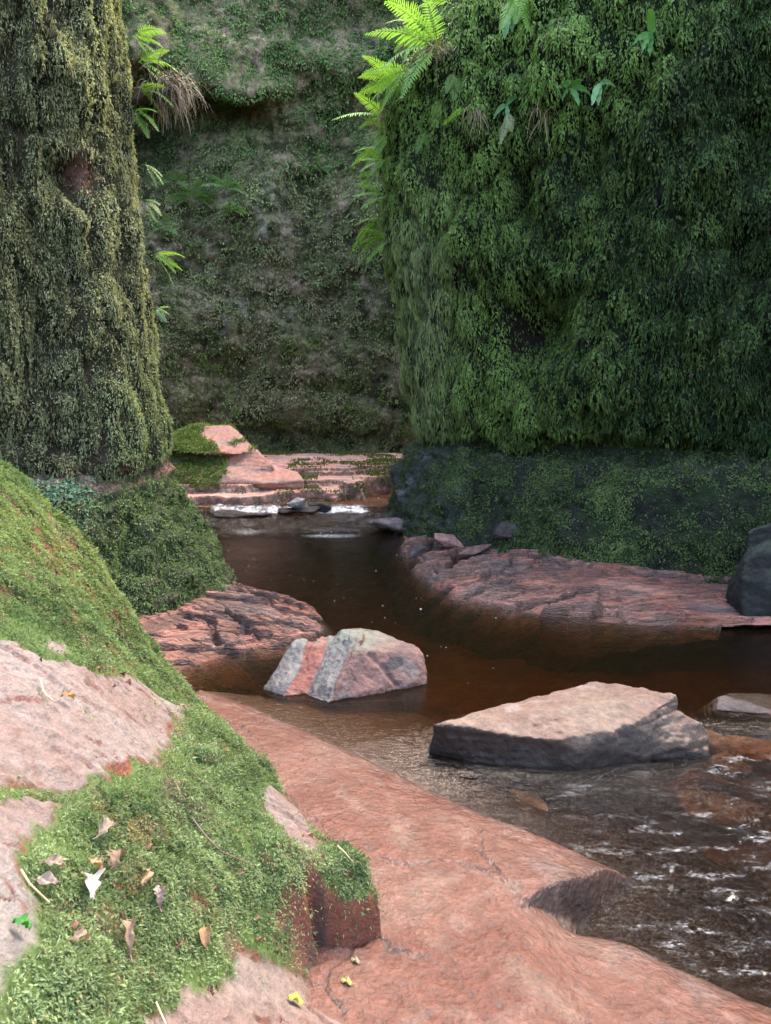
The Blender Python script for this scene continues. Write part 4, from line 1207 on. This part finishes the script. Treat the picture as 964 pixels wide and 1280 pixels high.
# foam flecks drifting on the pool
pts = []
for k in range(48):
    t = rng.random()
    a = 330 + rng.normal(0, 60) + 260 * t; b = 680 + 170 * t ** 1.3 + rng.normal(0, 16)
    p = at(a, b, z=.004)
    if p[1] > 4.4 and b > 672: pts.append((p, rng.uniform(.002, .005) * (p[1] / 6) * (1.9 if rng.random() < .07 else 1)))
V, Fc = [], []
for p, r in pts:
    b0 = len(V)
    for a in range(7):
        an = a * math.tau / 7
        V.append((p[0] + r * math.cos(an) * rng.uniform(.8, 1.5), p[1] + r * math.sin(an), .001))
    for a in range(7):
        an = a * math.tau / 7
        V.append((p[0] + .6 * r * math.cos(an), p[1] + .6 * r * math.sin(an), .001 + r * .5))
    V.append((p[0], p[1], .001 + r * .65))
    for a in range(7):
        e = (a + 1) % 7
        Fc += [(b0 + a, b0 + e, b0 + 7 + e), (b0 + a, b0 + 7 + e, b0 + 7 + a), (b0 + 7 + a, b0 + 7 + e, b0 + 14)]
fo = link('foam', raw_mesh('foam', np.array(V), np.array(Fc), 3), M_FOAM)
tag(fo, 'white foam flecks drifting on the dark pool', 'foam', kind='stuff')


# ==================================================================  FERNS AND PLANTS
def frond_geo(p0, d, L, width, droop, npairs, taper=1.0, twist=0.0, base=.12, lobed=True):
    """one fern frond: stalk and paired leaflets along an arching midrib"""
    V, Fc, T = [], [], []
    p = np.array(p0, float); d = unit(np.array(d, float))
    steps = npairs + 3
    seg = L / steps
    side0 = np.cross(d, [0, 0, 1.0])
    if np.linalg.norm(side0) < .15: side0 = np.cross(d, [0, 1.0, 0])
    side0 = unit(side0)
    pr = None
    for k in range(steps + 1):
        t = k / steps
        up = unit(np.cross(side0, d))
        side = unit(side0 * math.cos(twist) + up * math.sin(twist))
        upn = unit(np.cross(side, d))
        r = .004 * (1 - .8 * t) * (L / .5) + .0012
        cur = len(V)
        V += [p + side * r, p + upn * r, p - side * r]; T += [.4, .4, .4]
        if pr is not None:
            for a in range(2):
                Fc += [(pr + a, cur + a, cur + a + 1), (pr + a, cur + a + 1, pr + a + 1)]
        pr = cur
        if t > base and k < steps:
            tt = (t - base) / (1 - base)
            w = width * (min(1, tt * 4 + .35)) * (1 - tt) ** .75 * taper + .006
            for sgn in (-1, 1):
                dir_ = unit(side * sgn + d * (.35 + .3 * tt) + np.array([0, 0, -.12]) + rng.normal(0, .05, 3))
                wd = seg * .46
                ln = w * rng.uniform(.9, 1.08)
                n_lob = 5 if lobed else 1
                b0 = len(V)
                V.append(p); T.append(.45)
                # toothed leaflet: zigzag edge points
                edge_a, edge_b = [], []
                for q in range(1, n_lob + 1):
                    f = q / (n_lob + .6)
                    ww = wd * (1 - f * .75)
                    c = p + dir_ * ln * f - np.array([0, 0, .10 * ln * f * f])
                    edge_a.append(c + d * ww + dir_ * ln * .05); edge_b.append(c - d * ww + dir_ * ln * .05)
                tip = p + dir_ * ln - np.array([0, 0, .12 * ln])
                for e in edge_a: V.append(e); T.append(.75 + .1 * rng.random())
                for e in edge_b: V.append(e); T.append(.7 + .1 * rng.random())
                V.append(tip); T.append(1.0)
                A_ = [b0] + [b0 + 1 + q for q in range(n_lob)] + [b0 + 1 + 2 * n_lob]
                B_ = [b0] + [b0 + 1 + n_lob + q for q in range(n_lob)] + [b0 + 1 + 2 * n_lob]
                for q in range(len(A_) - 1):
                    if A_[q] != B_[q]: Fc.append((A_[q], A_[q + 1], B_[q]))
                    if A_[q + 1] != B_[q + 1]: Fc.append((A_[q + 1], B_[q + 1], B_[q]))
        d = unit(d + np.array([0, 0, -droop * (1.6 / steps)]))
        p = p + d * seg
    return np.array(V), np.array(Fc), np.array(T)


FERN_A, FERN_B = np.array([.06, .13, .025]), np.array([.19, .36, .07])


def add_frond(parent, p0, d, L, width, droop, npairs=18, ca=FERN_A, cb=FERN_B, twist=0., name='frond', lobed=True, mat=None):
    V, Fc, T = frond_geo(p0, d, L, width, droop, npairs, twist=twist, lobed=lobed)
    me = raw_mesh(name, V, Fc, 3, mix(ca, cb, T), smooth=False)
    return link(name, me, mat or M_FERN, parent)


def fern(Pg, Ng, px, py, fr, label, group, ca=FERN_A, cb=FERN_B, out=.11, width=.30):
    k = find(Pg, px, py)
    b = Pg[k] + Ng[k] * out
    e = empty('fern', tuple(b))
    tag(e, label, 'fern', group)
    right = unit(np.cross(Ng[k], [0, 0, 1.0])); right = right if right[0] > 0 else -right
    tow = unit(np.array([0, 0, CAMH]) - b)
    for (dx, dz, L, droop, *rest) in fr:
        dirv = np.array([1.0, 0, 0]) * dx + np.array([0, 0, 1.0]) * dz + Ng[k] * .35 + tow * .15
        add_frond(e, b + rng.normal(0, .012, 3), dirv, L, L * (rest[0] if rest else width), droop, ca=ca, cb=cb, twist=rng.uniform(-.5, .5))
    return e


G1 = 'ferns on the edge of the right cliff'
e1 = fern(RIGHT_P, RIGHT_N, 545, 70, [(-.9, .9, .75, .55), (-1, .35, .85, .6), (-1, -.1, .75, .8), (-.6, -.6, .75, .8), (-.3, .9, .55, .3), (-.8, -.9, .6, .4)], 'large bright fern spilling over the top left corner of the right cliff', G1)
fern(RIGHT_P, RIGHT_N, 515, 85, [(-1, .5, .55, .5), (-1, 0, .6, .6), (-.8, -.8, .6, .6), (-.4, -1, .5, .3)], 'bright fern drooping just under the large fern at the cliff corner', G1)
fern(RIGHT_P, RIGHT_N, 482, 148, [(-1, .25, .62, .45), (-1, -.1, .35, .6), (-.7, .9, .45, .3)], 'fern with one long frond reaching left over the back cliff', G1)
fern(RIGHT_P, RIGHT_N, 482, 190, [(-1, .35, .36, .6), (-1, -.2, .42, .6), (-.8, -.9, .42, .5), (-1, .0, .3, .9)], 'small fern below the long frond on the right cliff edge', G1)
fern(RIGHT_P, RIGHT_N, 486, 275, [(-1, -.3, .6, .8), (-.8, -.7, .6, .5), (-.5, -1, .65, .3), (-.7, .5, .4, .7), (-.3, -1, .55, .3), (-.9, .1, .45, .8), (-.6, -.3, .5, .8)], 'lowest fern hanging in a bright bunch on the right cliff edge', G1)
fern(RIGHT_P, RIGHT_N, 481, 225, [(-.9, -.6, .35, .6), (-.6, -1, .4, .3), (-.9, .1, .25, .5)], 'sparse little fern above the lowest hanging bunch on the cliff edge', G1)
for (a, b, sc_, lab) in [(500, 108, 1.2, 'bright fern filling the gap under the drooping corner fern'), (482, 168, .8, 'short fern right below the long reaching frond'), (483, 210, .8, 'short fern between the two small ferns of the cliff edge'),
                         (486, 250, .9, 'bright fern directly above the lowest hanging bunch'), (492, 305, 1.0, 'yellow green fern at the foot of the lowest hanging bunch'), (535, 35, 1.2, 'upright fern behind the large corner fern')]:
    fern(RIGHT_P, RIGHT_N, a, b, [(math.cos(x), math.sin(x), .42 * sc_ * rng.uniform(.75, 1.1), .55) for x in (2.2, 2.75, 3.3, 3.8, 4.3)], lab, G1, FERN_A, FERN_B * np.array([1.05, 1, .9]))
G2 = 'ferns on the face of the right cliff'
PALE_A, PALE_B = np.array([.10, .16, .06]), np.array([.27, .38, .15])
fern(RIGHT_P, RIGHT_N, 588, 138, [(-.8, -.5, .32, .3, .42)], 'single light green frond on the face of the right cliff', G2, width=.42)
fern(RIGHT_P, RIGHT_N, 641, 150, [(-.05, -1, .36, .1, .34), (.4, -.8, .26, .2)], 'pale yellowish fern hanging straight down on the right cliff face', G2, PALE_A, np.array([.36, .40, .22]))
fern(RIGHT_P, RIGHT_N, 655, -2, [(-.3, -.9, .5, .3), (.3, -1, .5, .3), (0, -1, .45, .1), (.6, -.6, .4, .4)], 'bright fern hanging at the top of the right cliff', G2)
fern(RIGHT_P, RIGHT_N, 565, 95, [(.0, -1, .35, .1), (-.4, -.9, .3, .2), (.3, -.9, .3, .2)], 'dim green fern lying flat on the right cliff above the light frond', G2, FERN_A * .7, FERN_B * .55)
fern(RIGHT_P, RIGHT_N, 533, 165, [(-.2, -1, .3, .1), (.4, -.9, .25, .2)], 'dim green fern low on the left part of the right cliff', G2, FERN_A * .7, FERN_B * .55)
fern(RIGHT_P, RIGHT_N, 560, 5, [(-.4, .8, .5, .6), (-.8, .3, .5, .6), (.2, .9, .45, .6), (-.5, -.5, .4, .6)], 'feathery fern on the skyline above the right cliff corner', G2)
G3 = 'ferns on the edge of the left pillar'
fern(LEFT_P, LEFT_N, 174, 75, [(.9, .4, .36, .7), (.9, .0, .36, .8), (.5, .8, .3, .5), (.8, -.5, .3, .6)], 'fern in the top notch of the left pillar edge', G3, FERN_A * .9, FERN_B * .8)
fern(LEFT_P, LEFT_N, 180, 118, [(.9, .2, .34, .9), (.7, -.6, .34, .7), (.6, .6, .26, .7)], 'fern beside the dead grass tuft on the left pillar', G3, FERN_A * .9, FERN_B * .8)
fern(LEFT_P, LEFT_N, 185, 205, [(.9, .25, .22, .8), (.9, -.3, .22, .8), (.4, -.9, .24, .5)], 'small fern halfway down the left pillar edge', G3, FERN_A * .9, FERN_B * .8)
fern(LEFT_P, LEFT_N, 188, 258, [(.9, .2, .16, .8), (.8, -.6, .18, .7), (.3, -.9, .18, .5)], 'tiny fern below the halfway fern on the left pillar edge', G3, FERN_A * .8, FERN_B * .7)
fern(LEFT_P, LEFT_N, 195, 385, [(.9, .2, .14, .8), (.8, -.6, .16, .7), (.3, -.9, .16, .5), (.7, .7, .12, .6)], 'tiny bluish fern low on the left pillar edge', G3, np.array([.08, .15, .08]), np.array([.22, .36, .2]))
for (a, b, lab) in [(172, 50, 'fern at the very top of the left pillar edge'), (184, 150, 'fern under the dead grass tuft on the left pillar'), (190, 320, 'thin fern between the tiny fern and the low bluish one on the left pillar')]:
    fern(LEFT_P, LEFT_N, a, b, [(math.cos(x), math.sin(x), .28 * rng.uniform(.75, 1.1), .7) for x in (-.9, -.3, .2, .7)], lab, G3, FERN_A * .9, FERN_B * .85)
G4 = 'leafy plants on the back cliff'
for (a, b, lab, s) in [(245, 250, 'broad leaved plant left of centre on the back cliff, largest there', .55), (280, 238, 'spreading leafy plant right of the largest plant on the back cliff', .5), (212, 285, 'small leafy sprig close to the left pillar on the back cliff', .3),
                       (222, 235, 'leafy sprig in the shade of the hollow on the back cliff', .4), (402, 212, 'lone small sprig near the right side of the back cliff', .32), (295, 270, 'low leafy sprig under the spreading plant on the back cliff', .35)]:
    fern(BACK_P, BACK_N, a, b, [(math.cos(x), .35 + .5 * math.sin(x), s * rng.uniform(.7, 1.1), .8) for x in np.linspace(-.4, 3.6, 7)], lab, G4, np.array([.06, .13, .04]), np.array([.20, .35, .13]), width=.36, out=.08)


# strap leaved ferns (hart's tongue) on the right cliff
def strap_plant(px, py, blades, label, cb):
    k = find(RIGHT_P, px, py)
    b = RIGHT_P[k] + RIGHT_N[k] * .06
    e = empty('fern', tuple(b)); tag(e, label, 'fern', 'strap leaved ferns on the right cliff')
    for (dx, dz, L) in blades:
        d = unit(np.array([dx, 0, dz]) + RIGHT_N[k] * .6); p = b.copy(); V, Fc = [], []
        n = 9
        s0 = unit(np.cross(d, RIGHT_N[k] + np.array([0, 0, .2])))
        for q in range(n + 1):
            t = q / n; w = L * .13 * min(1, .35 + 2.5 * t) * (1 - t ** 4) ** .8 + .002
            wv_ = .012 * math.sin(q * 2.2)
            V += [p + s0 * w + RIGHT_N[k] * (.01 + wv_), p, p - s0 * w + RIGHT_N[k] * (.01 - wv_)]
            if q:
                o_ = q * 3
                Fc += [(o_ - 3, o_ - 2, o_ + 1), (o_ - 3, o_ + 1, o_), (o_ - 2, o_ - 1, o_ + 2), (o_ - 2, o_ + 2, o_ + 1)]
            d = unit(d + np.array([0, 0, -.16])); p = p + d * L / n
        link('frond', raw_mesh('frond', np.array(V), np.array(Fc), 3, np.tile(np.asarray(cb), (len(V), 1)) * rng.uniform(.8, 1.1), True), M_LEAF, e)


B1 = np.array([.10, .25, .075])
strap_plant(712, 112, [(.9, .6, .26), (-.6, .7, .24), (.7, -.4, .22), (.2, .9, .2), (-.9, -.1, .18)], 'glossy strap leaved fern near the top middle of the right cliff', B1)
strap_plant(680, 108, [(-.9, .2, .22), (.6, .5, .18)], 'pale strap leaved fern left of the glossy one', B1 * 1.1)
strap_plant(640, 132, [(-.9, .1, .24), (.5, .9, .2), (.4, -.7, .18)], 'bluish strap leaved fern just above the pale hanging fern', np.array([.12, .27, .12]))
strap_plant(820, 52, [(.2, .9, .32), (-.8, .3, .26), (.2, -.9, .2), (-.5, -.5, .2)], 'tall strap leaved fern at the upper right of the right cliff', B1)
strap_plant(750, 105, [(.6, .5, .22), (-.5, -.6, .24), (.1, -.9, .22)], 'strap leaved fern right of the glossy one', np.array([.16, .3, .14]))
strap_plant(636, 20, [(.2, .8, .3), (-.1, -.9, .32), (.4, -.8, .24)], 'strap leaved fern at the top edge beside the hanging bright fern', np.array([.14, .30, .13]))


# dead hanging grass: thin strands
def strands(name, label, cat, c0, nrm, n, L, spread, col, mat, wid=.006, down=1.0, clod=None):
    e = empty(name, tuple(c0)); tag(e, label, cat)
    V, Fc, C = [], [], []
    for k in range(n):
        p = np.asarray(c0) + rng.normal(0, 1, 3) * np.asarray(spread)
        d = unit(nrm * 1.0 + rng.normal(0, .5, 3) + np.array([0, 0, .3]))
        l = L * rng.uniform(.5, 1.1); s0 = unit(np.cross(d, rng.normal(0, 1, 3)))
        cc = np.asarray(col) * rng.uniform(.6, 1.3)
        for q in range(7):
            w = wid * (1 - q / 7.5)
            V += [p + s0 * w, p - s0 * w]; C += [cc, cc]
            if q:
                o_ = len(V) - 4
                Fc += [(o_, o_ + 1, o_ + 3), (o_, o_ + 3, o_ + 2)]
            d = unit(d + np.array([0, 0, -.45 * down]) + rng.normal(0, .12, 3)); p = p + d * l / 6
    link('blades' if cat == 'grass' else 'roots', raw_mesh('blades', np.array(V), np.array(Fc), 3, np.array(C), False), mat, e)
    return e


k = find(LEFT_P, 184, 100)
p = at(212, 108, Y=LEFT_P[k][1] + .1)
e = strands('grass_tuft', 'drooping tuft of dead brown grass on the left pillar edge', 'grass', p, np.array([.4, -.3, 0]), 260, .34, (.08, .07, .05), (.15, .12, .095), M_DRY, .006)
pts = [p + np.array([rng.uniform(-.25, .06), rng.uniform(-.05, .2), rng.uniform(-.10, .02)]) for _ in range(14)]
pts += [LEFT_P[k] + np.array([-.1, .1, 0]), LEFT_P[k] + np.array([-.1, .1, -.15])]
o, V, Nn = hull_rock('soil', [pts], .012, 600, lambda V, Nn: np.concatenate([np.tile(np.array([.07, .05, .035]), (len(V), 1)), np.zeros((len(V), 1))], 1), M_BANK, amp=.04, freq=8, fine=.01, parent=e)
k = find(BACK_P, 425, -5)
p = BACK_P[k] + BACK_N[k] * .25
e = strands('root_tuft', 'dark overhanging clump of soil with dangling roots at the top of the back cliff', 'roots', p + np.array([0, -.15, -.15]), np.array([0, -.6, 0]), 46, .75, (.32, .12, .05), (.15, .11, .08), M_DRY, .009)
pts = [p + np.array([rng.uniform(-.6, .6), rng.uniform(-.35, .3), rng.uniform(-.2, .5)]) for _ in range(24)]
o, V, Nn = hull_rock('soil', [pts], .025, 610, lambda V, Nn: np.concatenate([np.tile(np.array([.03, .024, .02]), (len(V), 1)), np.zeros((len(V), 1))], 1), M_BANK, amp=.10, freq=4, fine=.03, parent=e)
for (a, b, lab, nst) in [(597, 140, 'brown dead fronds hanging beside the light green frond', 26), (545, 72, 'dry straw hanging at the root of the large corner fern', 70), (480, 150, 'dry straw behind the long reaching frond', 40), (683, 140, 'thin brown dead stalks under the glossy strap leaved fern', 22)]:
    k = find(RIGHT_P, a, b)
    strands('dead_fronds', lab, 'grass', RIGHT_P[k] + RIGHT_N[k] * .06, RIGHT_N[k] * .6, nst, .36, (.05, .03, .03), (.20, .15, .10), M_DRY, .006)


# ==================================================================  FALLEN LEAVES AND TWIGS
def bank_point(px, py):
    k = find(BANK_P, px, py)
    return BANK_P[k], BANK_N[k]


def shelf_point(px, py):
    k = find(SHELF_P, px, py)
    return SHELF_P[k], np.array([0, 0, 1.0])


def oak_leaf(px, py, L, ang, label, col, curl=.35, kind='oak', where=bank_point, lift=.022, roll=0., width=.55, group='fallen leaves'):
    p, nrm = where(px, py); L = L * .85
    nrm = unit(nrm + np.array([0, 0, .3]))
    x = unit(np.array([math.cos(ang), math.sin(ang), 0]) - nrm * np.dot([math.cos(ang), math.sin(ang), 0], nrm)); y = np.cross(nrm, x)
    x, y2 = x, y
    nn_ = unit(nrm * math.cos(roll) + y * math.sin(roll)); y2 = np.cross(nn_, x)
    m = 26
    V, Fc, C = [], [], []
    for k in range(m + 1):
        t = k / m
        if kind == 'oak':
            w = width * .5 * (math.sin(math.pi * min(1, t * .92 + .06)) ** .8) * (.45 + .75 * t) * (1 + .38 * math.sin(t * 26 + 1)) if t < .97 else .02
        else:
            w = width * .5 * math.sin(math.pi * min(1, t * .95 + .03)) ** .75
        w = max(w, .012) * L
        cz = 1.5 * curl * L * (.35 * math.sin(t * 3.0) - .12)
        mid = p + nrm * lift + x * (t - .5) * L + nn_ * cz
        for s in (-1, -.5, 0, .5, 1):
            V.append(mid + y2 * s * w + nn_ * (curl * 1.7 * w * s * s + .006 * math.sin(9 * t + 4 * s)))
            C.append(np.asarray(col) * (1 - .25 * (s == 0)) * rng.uniform(.88, 1.08))
        if k:
            o_ = k * 5
            for s in range(4):
                Fc += [(o_ - 5 + s, o_ - 4 + s, o_ + s + 1), (o_ - 5 + s, o_ + s + 1, o_ + s)]
    # stalk
    b0 = len(V); st = p + nrm * lift - x * L * .5
    V += [st + y2 * .0012, st - y2 * .0012, st - x * L * .22 + y2 * .001 + nrm * .004, st - x * L * .22 - y2 * .001 + nrm * .004]; C += [np.asarray(col) * .6] * 4
    Fc += [(b0, b0 + 1, b0 + 3), (b0, b0 + 3, b0 + 2)]
    o = link('leaf', raw_mesh('leaf', np.array(V), np.array(Fc), 3, np.array(C), True), M_DRY)
    tag(o, label, 'leaf', group)
    return o


TAN, PALE, WHT = (.17, .12, .085), (.22, .175, .14), (.31, .285, .26)
oak_leaf(134, 1046, .075, 1.2, 'pale pink curled oak leaf, highest of the group on the moss', PALE, .5)
oak_leaf(147, 1083, .085, 1.75, 'tan oak leaf standing on edge just below the highest curled leaf', TAN, .5, roll=.7)
oak_leaf(64, 1087, .062, .5, 'light cream oak leaf at the left, upper of a pair', PALE, .3)
oak_leaf(60, 1107, .052, .2, 'small pale leaf lying under the light cream leaf', (.27, .22, .19), .3, kind='plain')
oak_leaf(110, 1114, .095, 2.0, 'large whitish oak leaf in the middle of the moss', WHT, .45, roll=.4)
oak_leaf(180, 1100, .055, 1.7, 'orange tan pointed leaf right of the large whitish leaf', (.27, .18, .11), .3, kind='plain', width=.4)
oak_leaf(193, 1122, .06, 2.4, 'greyish pink crumpled leaf under the orange tan leaf', (.26, .2, .18), .7, roll=.5)
oak_leaf(160, 1183, .10, 2.1, 'brown rolled up leaf on the lower moss', (.25, .17, .13), .9, width=.3, roll=.6)
oak_leaf(254, 1177, .06, 2.2, 'orange brown folded leaf beside the bare pink rock', (.27, .16, .09), .6, kind='plain', roll=.6)
oak_leaf(100, 1185, .05, .6, 'pinkish brown leaf fragment left of the rolled leaf', (.24, .17, .13), .5)
oak_leaf(115, 1086, .045, .1, 'small orange brown leaf between the cream and tan leaves', (.30, .20, .12), .4)
oak_leaf(23, 1164, .042, .3, 'single fresh green leaf at the far left', (.03, .14, .025), .2, kind='plain', width=.7)
oak_leaf(371, 1251, .048, 3.0, 'yellow green leaf on bare rock at the bottom of the bank', (.34, .36, .06), .15, kind='plain', width=.65, lift=.012)
oak_leaf(83, 875, .05, .6, 'orange leaf scrap on the upper bare slab', (.30, .16, .08), .4)
oak_leaf(385, 1048, .05, .2, 'brown leaf at the edge of the bank above the red shelf', (.22, .14, .11), .4)
oak_leaf(228, 884, .035, .2, 'pale leaf at the tip of the upper bare slab', PALE, .3, kind='plain')
oak_leaf(430, 1226, .045, 2.7, 'pale yellow leaf on the red shelf beside the bank', (.36, .34, .14), .15, kind='plain', width=.5, where=shelf_point, lift=.006)
oak_leaf(446, 1199, .036, 2.7, 'cream leaf on the red shelf above the pale yellow one', (.36, .33, .23), .15, kind='plain', width=.5, where=shelf_point, lift=.006)


lr = np.random.default_rng(77)
for k_ in range(18):
    a_, b_ = [(lr.uniform(30, 330), lr.uniform(1010, 1200)), (lr.uniform(200, 400), lr.uniform(1120, 1260)), (lr.uniform(40, 200), lr.uniform(800, 870))][k_ % 3]
    oak_leaf(a_, b_, lr.uniform(.014, .03), lr.uniform(0, 6), 'tiny brown scrap of old leaf caught in the foreground moss', np.array([.13, .085, .055]) * lr.uniform(.7, 1.5), lr.uniform(.3, .8), kind='plain' if k_ % 2 else 'oak', roll=lr.uniform(-.6, .6), group='leaf scraps', lift=.016)


def twig(pts, r, label, colm=M_ROOT):
    cu = []
    pts = [np.asarray(p, float) for p in pts]
    V, Fc = [], []
    for k, p in enumerate(pts):
        d = unit(pts[min(k + 1, len(pts) - 1)] - pts[max(k - 1, 0)])
        s = unit(np.cross(d, [.3, .2, 1])); u = np.cross(s, d)
        rr = r * (1 - .6 * k / len(pts))
        for a in range(6):
            V.append(p + rr * (s * math.cos(a * math.tau / 6) + u * math.sin(a * math.tau / 6)))
        if k:
            for a in range(6):
                e = (a + 1) % 6; o_ = k * 6
                Fc.append((o_ - 6 + a, o_ - 6 + e, o_ + e, o_ + a))
    o = link('twig', raw_mesh('twig', np.array(V), np.array(Fc), 4), colm)
    tag(o, label, 'twig')


def bank_line(pix, lift=.03):
    return [bank_point(a, b)[0] + np.array([0, 0, lift]) for a, b in pix]


M_TWIGL = plain_mat('pale_twig', (.42, .34, .2))
twig(bank_line([(245, 1036), (262, 1058), (280, 1073), (302, 1084), (325, 1092)]), .0028, 'dark thin twig lying across the moss below the bank edge')
twig(bank_line([(55, 853), (57, 868), (64, 878), (72, 884)], .02), .0025, 'bent straw coloured stem on the upper bare slab', M_TWIGL)
twig(bank_line([(30, 1102), (42, 1118), (58, 1135), (66, 1142)]), .0025, 'straight straw coloured stem by the small pale leaf', M_TWIGL)
twig(bank_line([(200, 1270), (212, 1292), (220, 1310)]), .0022, 'pale stem at the very bottom of the moss', M_TWIGL)
twig(bank_line([(424, 1060), (436, 1072), (448, 1085)], .02), .002, 'light stem along the outer edge of the bank', M_TWIGL)
twig(bank_line([(160, 1150), (163, 1165), (170, 1182), (178, 1200)]), .003, 'brown stick beside the rolled up leaf')

# ==================================================================  LIGHT, WORLD, CAMERA
SUN_EL, SUN_AZ = math.radians(58), math.radians(42)      # azimuth measured from +Y toward +X
sd_ = np.array([math.sin(SUN_AZ) * math.cos(SUN_EL), math.cos(SUN_AZ) * math.cos(SUN_EL), math.sin(SUN_EL)])
sl = bpy.data.lights.new('sun', 'SUN'); sl.energy = 1.05; sl.angle = math.radians(28); sl.color = (1, .97, .93)
so = bpy.data.objects.new('sun', sl); COL.objects.link(so)
so.rotation_euler = Vector(-sd_).to_track_quat('-Z', 'Y').to_euler()
wd = bpy.data.worlds.new('World'); sc.world = wd; wd.use_nodes = True
nt = wd.node_tree; nt.nodes.clear()
sky = nt.nodes.new('ShaderNodeTexSky'); sky.sky_type = 'NISHITA'; sky.sun_disc = False
sky.sun_elevation = SUN_EL; sky.sun_rotation = SUN_AZ; sky.dust_density = 4.0; sky.air_density = 1.0; sky.ozone_density = .6
bg = nt.nodes.new('ShaderNodeBackground'); bg.inputs['Strength'].default_value = 1.5
wo = nt.nodes.new('ShaderNodeOutputWorld')
hz = nt.nodes.new('ShaderNodeMix'); hz.data_type = 'RGBA'; hz.blend_type = 'MULTIPLY'; hz.inputs['Factor'].default_value = 1.0; hz.inputs[7].default_value = (1.06, 1.0, .90, 1)
nt.links.new(sky.outputs[0], hz.inputs[6]); nt.links.new(hz.outputs[2], bg.inputs['Color']); nt.links.new(bg.outputs[0], wo.inputs['Surface'])

cam = bpy.data.cameras.new('camera'); co = bpy.data.objects.new('camera', cam); COL.objects.link(co)
cam.sensor_fit = 'VERTICAL'; cam.sensor_height = 36.0; cam.lens = 36.0 * F / 1280.0
co.location = (0, 0, CAMH); co.rotation_euler = (math.pi / 2 - TH, 0, 0)
cam.clip_start = .05; cam.clip_end = 200
cam.dof.use_dof = True; cam.dof.focus_distance = 6.0; cam.dof.aperture_fstop = cam.lens / 2.6
sc.camera = co
sc.view_settings.view_transform = 'Standard'; sc.view_settings.look = 'None'; sc.view_settings.exposure = 0; sc.view_settings.gamma = 1
sc.cycles.use_denoising = True
sc.cycles.caustics_reflective = False; sc.cycles.caustics_refractive = False; sc.cycles.sample_clamp_indirect = 2.0
sc.cycles.max_bounces = 8; sc.cycles.diffuse_bounces = 4; sc.cycles.transparent_max_bounces = 12
